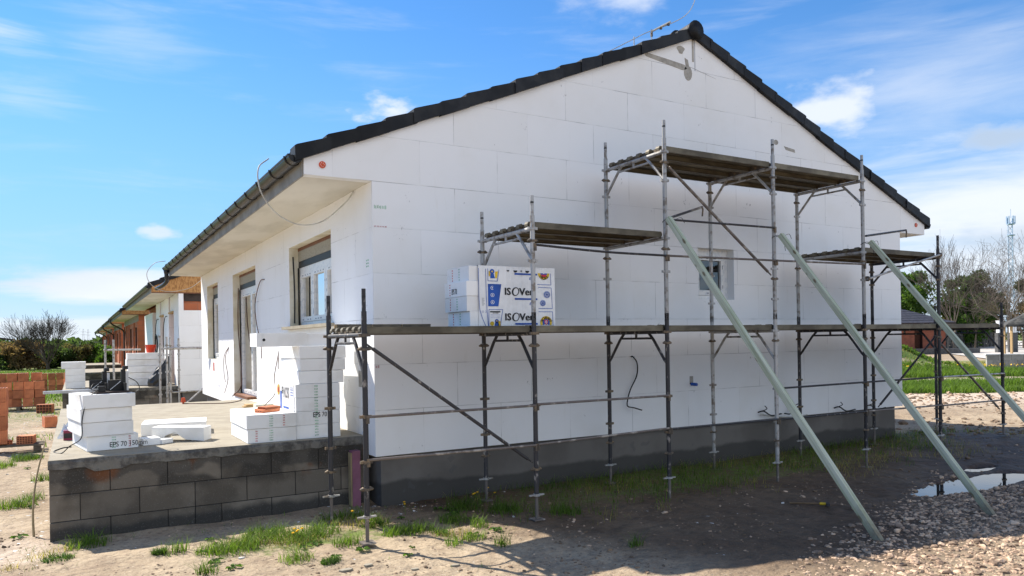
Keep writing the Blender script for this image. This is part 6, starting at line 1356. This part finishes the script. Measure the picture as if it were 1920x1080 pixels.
gd = mb('grass_dry'); P_ = clumps([(-3.1, -0.17, 0.13), (-3.28, -0.5, 0.06), (-2.9, -0.05, 0.1), (-3.4, 2.5, 0.16), (-1.5, -0.7, 0.2), (-0.6, -0.4, 0.15), (0.2, -1.5, 0.2), (-0.4, -0.6, 0.3), (-1.1, -0.9, 0.3)], 700, 5); gd.arr(*blades(P_, 0.09, 0.003, 1.0, 6, 2))
P_ = scatter(5000, 0.8, 10.6, -1.9, 0.1, lambda x, y, g: fbm(x * 1.6, y * 1.6, 49) > 0.0, 91); gd.arr(*blades(P_, 0.14, 0.0026, 1.0, 92, 2))
gd.arr(*blades(rband(34.5, 46, 7000, 23), 0.14, 0.02, 0.7, 24, 2))
o = gd.build('dry_grass', None); o['kind'] = 'stuff'; o['label'] = 'dry yellowish grass between the green tufts'
def lowplant(x, y, r, label):
    g = np.random.default_rng(int(abs(x) * 100)); n = 260; a = g.random(n) * 6.283; q = r * g.random(n) ** .6; P = np.stack([x + q * np.cos(a), y + q * np.sin(a), gz(x + q * np.cos(a), y + q * np.sin(a))], 1); m = mb('leaf'); m.arr(*blades(P, 0.05, 0.004, 1.2, 3, 2)); thing(m, 'weed', None, label, 'plant', loc=(x, y, 0))
lowplant(-2.95, -0.33, 0.13, 'feathery green weed at the bottom left corner, by the terrace foot'); lowplant(-1.02, -1.72, 0.08, 'small feathery weed on the bare soil near the bottom edge'); lowplant(-2.2, -0.62, 0.06, 'tiny weed on the bare soil right of the terrace corner')
def rosette(x, y, r, label):
    r_ = random.Random(int(abs(x * 91 + y * 37))); m = mb('leaf', 0.6); z = float(gz(x, y))
    for k in range(r_.randint(7, 12)):
        a = r_.uniform(0, 6.283); L = r * r_.uniform(0.6, 1.1); w_ = L * 0.20; m.rn = r_.random(); c, s_ = math.cos(a), math.sin(a)
        P = [(0, 0, .003), (L * .35, w_ * .8, .03), (L * .7, w_, .035), (L, 0, .015), (L * .7, -w_, .035), (L * .35, -w_ * .8, .03)]
        m.poly([(x + u * c - v * s_, y + u * s_ + v * c, z + h_ * (0.6 + r * 4)) for u, v, h_ in P])
    thing(m, 'weed', None, label, 'plant', 'broad-leaved weeds on the soil', loc=(x, y, z))
g_ = random.Random(5)
for q in range(26): rosette(g_.uniform(-1.9, 0.7), g_.uniform(-1.9, -0.35), g_.uniform(0.05, 0.10), 'flat broad-leaved weed among the grass tufts in front of the terrace')
for q in range(8): rosette(g_.uniform(-4.1, -3.15), g_.uniform(0.5, 5.5), g_.uniform(0.05, 0.10), 'flat broad-leaved weed on the soil left of the terrace')
# dandelions
def dandelion(x, y, n, label, sp=0.06):
    r_ = random.Random(int(x * 77)); t = root('dandelion', (x, y, float(gz(x, y))), label, 'flower', 'dandelions in the grass'); m = mb('grass')
    hs = [(x + r_.uniform(-sp, sp), y + r_.uniform(-sp, sp), float(gz(x, y)) + r_.uniform(0.08, 0.14)) for _ in range(n)]
    for h_ in hs: m.tube([(x, y, float(gz(x, y)) - 0.01), h_], 0.0025, 4)
    m.build('stem', None, t)
    for h_ in hs:
        m = mb('dandelion')
        for k in range(12): a = k * 0.524; m.poly([h_, (h_[0] + 0.016 * math.cos(a - 0.2), h_[1] + 0.016 * math.sin(a - 0.2), h_[2] + 0.006), (h_[0] + 0.017 * math.cos(a + 0.2), h_[1] + 0.017 * math.sin(a + 0.2), h_[2] + 0.004)])
        m.tube([h_, (h_[0], h_[1], h_[2] + 0.010)], [0.008, 0.010], 8); m.build('flower_head', None, t)
dandelion(-1.08, -0.92, 5, 'cluster of yellow dandelions in the grass in front of the terrace'); dandelion(-0.45, -0.55, 1, 'single yellow dandelion by the near scaffold foot', 0.02); dandelion(1.05, -0.45, 5, 'yellow dandelions in the shade below the plinth', 0.16); dandelion(0.15, -0.45, 2, 'two small dandelions in the shade left of the second scaffold foot', 0.06)
m = mb('dandelion'); P_ = rband(32.2, 33.9, 420, 51, 0.10); P_ = P_[(P_[:, 0] > 24)]; P_ = P_ + np.array([0, 0, 0.36]); a = np.random.default_rng(3).normal(size=(len(P_), 3)) * 0.018; b = np.random.default_rng(4).normal(size=(len(P_), 3)) * 0.018
m.arr(np.stack([P_ - a, P_ - b, P_ + a, P_ + b], 1).reshape(-1, 3), np.arange(4 * len(P_)).reshape(-1, 4)); o = m.build('yellow_flowers', None); o['kind'] = 'stuff'; o['label'] = 'yellow flowers in the far grass strip'
# weeds on the mound
g = np.random.default_rng(77); mx_ = g.normal(31, 2.3, 16000); my_ = g.normal(15.3, 2.1, 16000); kk = fbm(mx_ * 1.1, my_ * 1.1, 78) > -0.03; mx_, my_ = mx_[kk], my_[kk]
V, F, rn = leaf_cloud(np.stack([mx_, my_, gz(mx_, my_) + 0.08], 1), np.full(len(mx_), 0.14), 15000, 0.065, 31, 0.8)
m = mb('grass'); m.arr(V, F, rn); o = m.build('mound_weeds', None); o['kind'] = 'stuff'; o['label'] = 'green weeds covering the soil mound behind the house'

# pebbles: one base stone repeated with random shape
ico = bpy.data.meshes.new('tmp'); import bmesh; bm_ = bmesh.new(); bmesh.ops.create_icosphere(bm_, subdivisions=2, radius=1.0); bmesh.ops.triangulate(bm_, faces=bm_.faces); IV = np.array([v.co[:] for v in bm_.verts]); bm_.verts.index_update(); IF = np.array([[v.index for v in f.verts] for f in bm_.faces]); bm_.free()
bm_ = bmesh.new(); bmesh.ops.create_icosphere(bm_, subdivisions=1, radius=1.0); IV1 = np.array([v.co[:] for v in bm_.verts]); IF1 = np.array([[v.index for v in f.verts] for f in bm_.faces]); bm_.free(); bpy.data.meshes.remove(ico)
def stones(P, size, seed, IVx, IFx, flat=0.55):
    g = np.random.default_rng(seed); n = len(P); k = len(IVx); s = size * np.exp(g.normal(0, 0.42, n)); ax = np.stack([g.uniform(0.8, 1.35, n), g.uniform(0.65, 1.0, n), g.uniform(flat * 0.7, flat * 1.3, n)], 1)
    W_ = IVx[None] * (1 + 0.16 * g.normal(size=(n, k, 1))) * ax[:, None] * s[:, None, None]; a = g.random(n) * 6.283; tl = g.normal(0, 0.3, n); c, s_ = np.cos(a), np.sin(a)
    x, y, z = W_[..., 0], W_[..., 1], W_[..., 2]; ct, st = np.cos(tl)[:, None], np.sin(tl)[:, None]; y, z = y * ct - z * st, y * st + z * ct; X = x * c[:, None] - y * s_[:, None]; Y = x * s_[:, None] + y * c[:, None]
    V = np.stack([X + P[:, 0:1], Y + P[:, 1:2], z + P[:, 2:3] + (s * flat * 0.45)[:, None]], 2).reshape(-1, 3); F = (np.arange(n)[:, None, None] * k + IFx[None]).reshape(-1, 3); rn = np.repeat(g.random(n), len(IFx)); return V, F, rn
def gravel_edge(x, y): return (-(y + 3.72) + 0.32 * (x - 2.6) * (x > 2.6) + 0.55 * (x - 2.6) * (x <= 2.6)) + 0.35 * fbm(x * 1.3, y * 1.3, 61)
P_ = scatter(30000, 0.4, 6.8, -5.6, -2.0, lambda x, y, g: sst(gravel_edge(x, y), -0.35, 0.45) > g.random(len(x)), 62)
pm = mb('pebble'); pm.arr(*stones(P_, 0.0120, 63, IV, IF)); P2 = scatter(1500, 0.8, 9.5, -4.2, -1.6, lambda x, y, g: fbm(x * 1.1, y * 1.1, 64) > -0.02, 65); pm.arr(*stones(P2, 0.009, 66, IV1, IF1))
P2 = scatter(3200, 12, 30, -2, 10, lambda x, y, g: sst((x + 2.8) * 0.5045 + (y + 7.76) * 0.8634, 17, 21) * (((x + 2.8) * 0.5045 + (y + 7.76) * 0.8634) < 22.6) > g.random(len(x)), 67); pm.arr(*stones(P2, 0.034, 68, IV1, IF1))
P2 = scatter(1500, -3.6, 1.5, -3.3, 0.3, lambda x, y, g: g.random(len(x)) < 0.8, 69); pm.arr(*stones(P2, 0.007, 70, IV1, IF1))
o = pm.build('pebbles', None, smooth=False); o['kind'] = 'stuff'; o['label'] = 'river pebbles and gravel on the ground at the right'
mat('clod', (0.20, 0.135, 0.085), 0.95, (0.16, 0.115, 0.08), 14, bump=0.4, bscale=60, rnd=0.35)
cl_ = mb('clod')
P_ = scatter(9500, -5.5, 1.6, -3.6, 3.0, lambda x, y, g: (fbm(x * 1.8, y * 1.8, 81) > -0.02) & ~((x > -3.1) & (y > 0.3)) & ~((x > -0.1) & (y > 0)), 82); cl_.arr(*stones(P_, 0.0095, 83, IV1, IF1, 0.6))
P_ = scatter(2600, 0.5, 10.5, -3.4, -0.2, lambda x, y, g: fbm(x * 1.5, y * 1.5, 84) > 0.0, 85); cl_.arr(*stones(P_, 0.010, 86, IV1, IF1, 0.6))
P_ = scatter(2600, 9.5, 21, -5, 7, lambda x, y, g: fbm(x * 0.5, y * 0.5, 87) > -0.05, 88); cl_.arr(*stones(P_, 0.030, 89, IV1, IF1, 0.5))
o = cl_.build('soil_clods', None); o['kind'] = 'stuff'; o['label'] = 'small brown clods on the bare soil'
# polystyrene crumbs and plaster flakes
cmb = mb('crumb')
P_ = scatter(900, -1.2, 1.6, -0.45, 0.35, lambda x, y, g: g.random(len(x)) < 0.75, 71); cmb.arr(*stones(P_, 0.0075, 72, IV1, IF1, 0.3))
P_ = scatter(420, 2.2, 5.0, -2.6, -1.4, lambda x, y, g: fbm(x * 2, y * 4, 73) > 0.06, 74); cmb.arr(*stones(P_, 0.009, 75, IV1, IF1, 0.25))
P_ = scatter(1300, -3.6, 3.0, -4.0, 0.0, lambda x, y, g: g.random(len(x)) < 0.4, 76); cmb.arr(*stones(P_, 0.006, 77, IV1, IF1, 0.3))
P_ = scatter(2200, -5, -3.05, -0.5, 18, lambda x, y, g: g.random(len(x)) < 0.8, 78); cmb.arr(*stones(P_, 0.012, 79, IV1, IF1, 0.3))
o = cmb.build('debris_flakes', None); o['kind'] = 'stuff'; o['label'] = 'white polystyrene and plaster crumbs scattered on the soil'
rr = random.Random(12)
for q, (x, y, s, lb) in enumerate(((-0.98, -1.98, 0.075, 'flat pale plaster shard at the bottom of the photo, leftmost'), (-0.80, -2.0, 0.06, 'lighter plaster shard just right of the flat one at the bottom'), (-0.50, -2.25, 0.05, 'small plaster shard on the bare soil near the bottom centre'), (-0.20, -2.35, 0.045, 'smallest plaster shard near the long pole shadow'), (-1.62, -1.15, 0.03, 'tiny white polystyrene flake on the soil in front of the terrace'), (3.72, -2.30, 0.03, 'white flake beside the foot of the galvanised scaffold pole'))):
    m = mb('slab' if q < 4 else 'crumb'); z = float(gz(x, y)); n = 6; m.prism([(x + s * (0.55 + 0.6 * rr.random()) * math.cos(i * 1.047), y + s * 0.42 * (0.7 + 0.5 * rr.random()) * math.sin(i * 1.047)) for i in range(n)], z + 0.002, z + 0.014, lambda a, b, t: (a, b, t)); thing(m, 'shard', None, lb, 'shard', 'pale shards on the soil', loc=(x, y, z))
# hammer
hx, hy = 3.74, -2.37; m = mb('hammer_wood'); M = Matrix.Translation((hx, hy, float(gz(3.9, -2.5)) + 0.03)) @ Matrix.Rotation(math.atan2(-0.258, 0.284), 4, 'Z')
m.tube([tuple(M @ Vector((a, 0, 0))) for a in (0, 0.1, 0.2, 0.30)], [0.011, 0.013, 0.011, 0.011], 8); HM = root('hammer', (hx, hy, 0), 'hammer with brown handle and yellow collar lying on the muddy ground in the shade', 'hammer'); m.build('handle', None, HM)
m = mb('print_yellow'); m.tube([tuple(M @ Vector((a, 0, 0))) for a in (0.30, 0.36)], 0.015, 8); m.build('grip', None, HM)
m = mb('dark_steel'); m.box(0.36, 0.395, -0.055, 0.05, -0.015, 0.015, M); m.build('head', None, HM)
for o in bpy.data.objects:
    if '_o' in o: del o['_o']
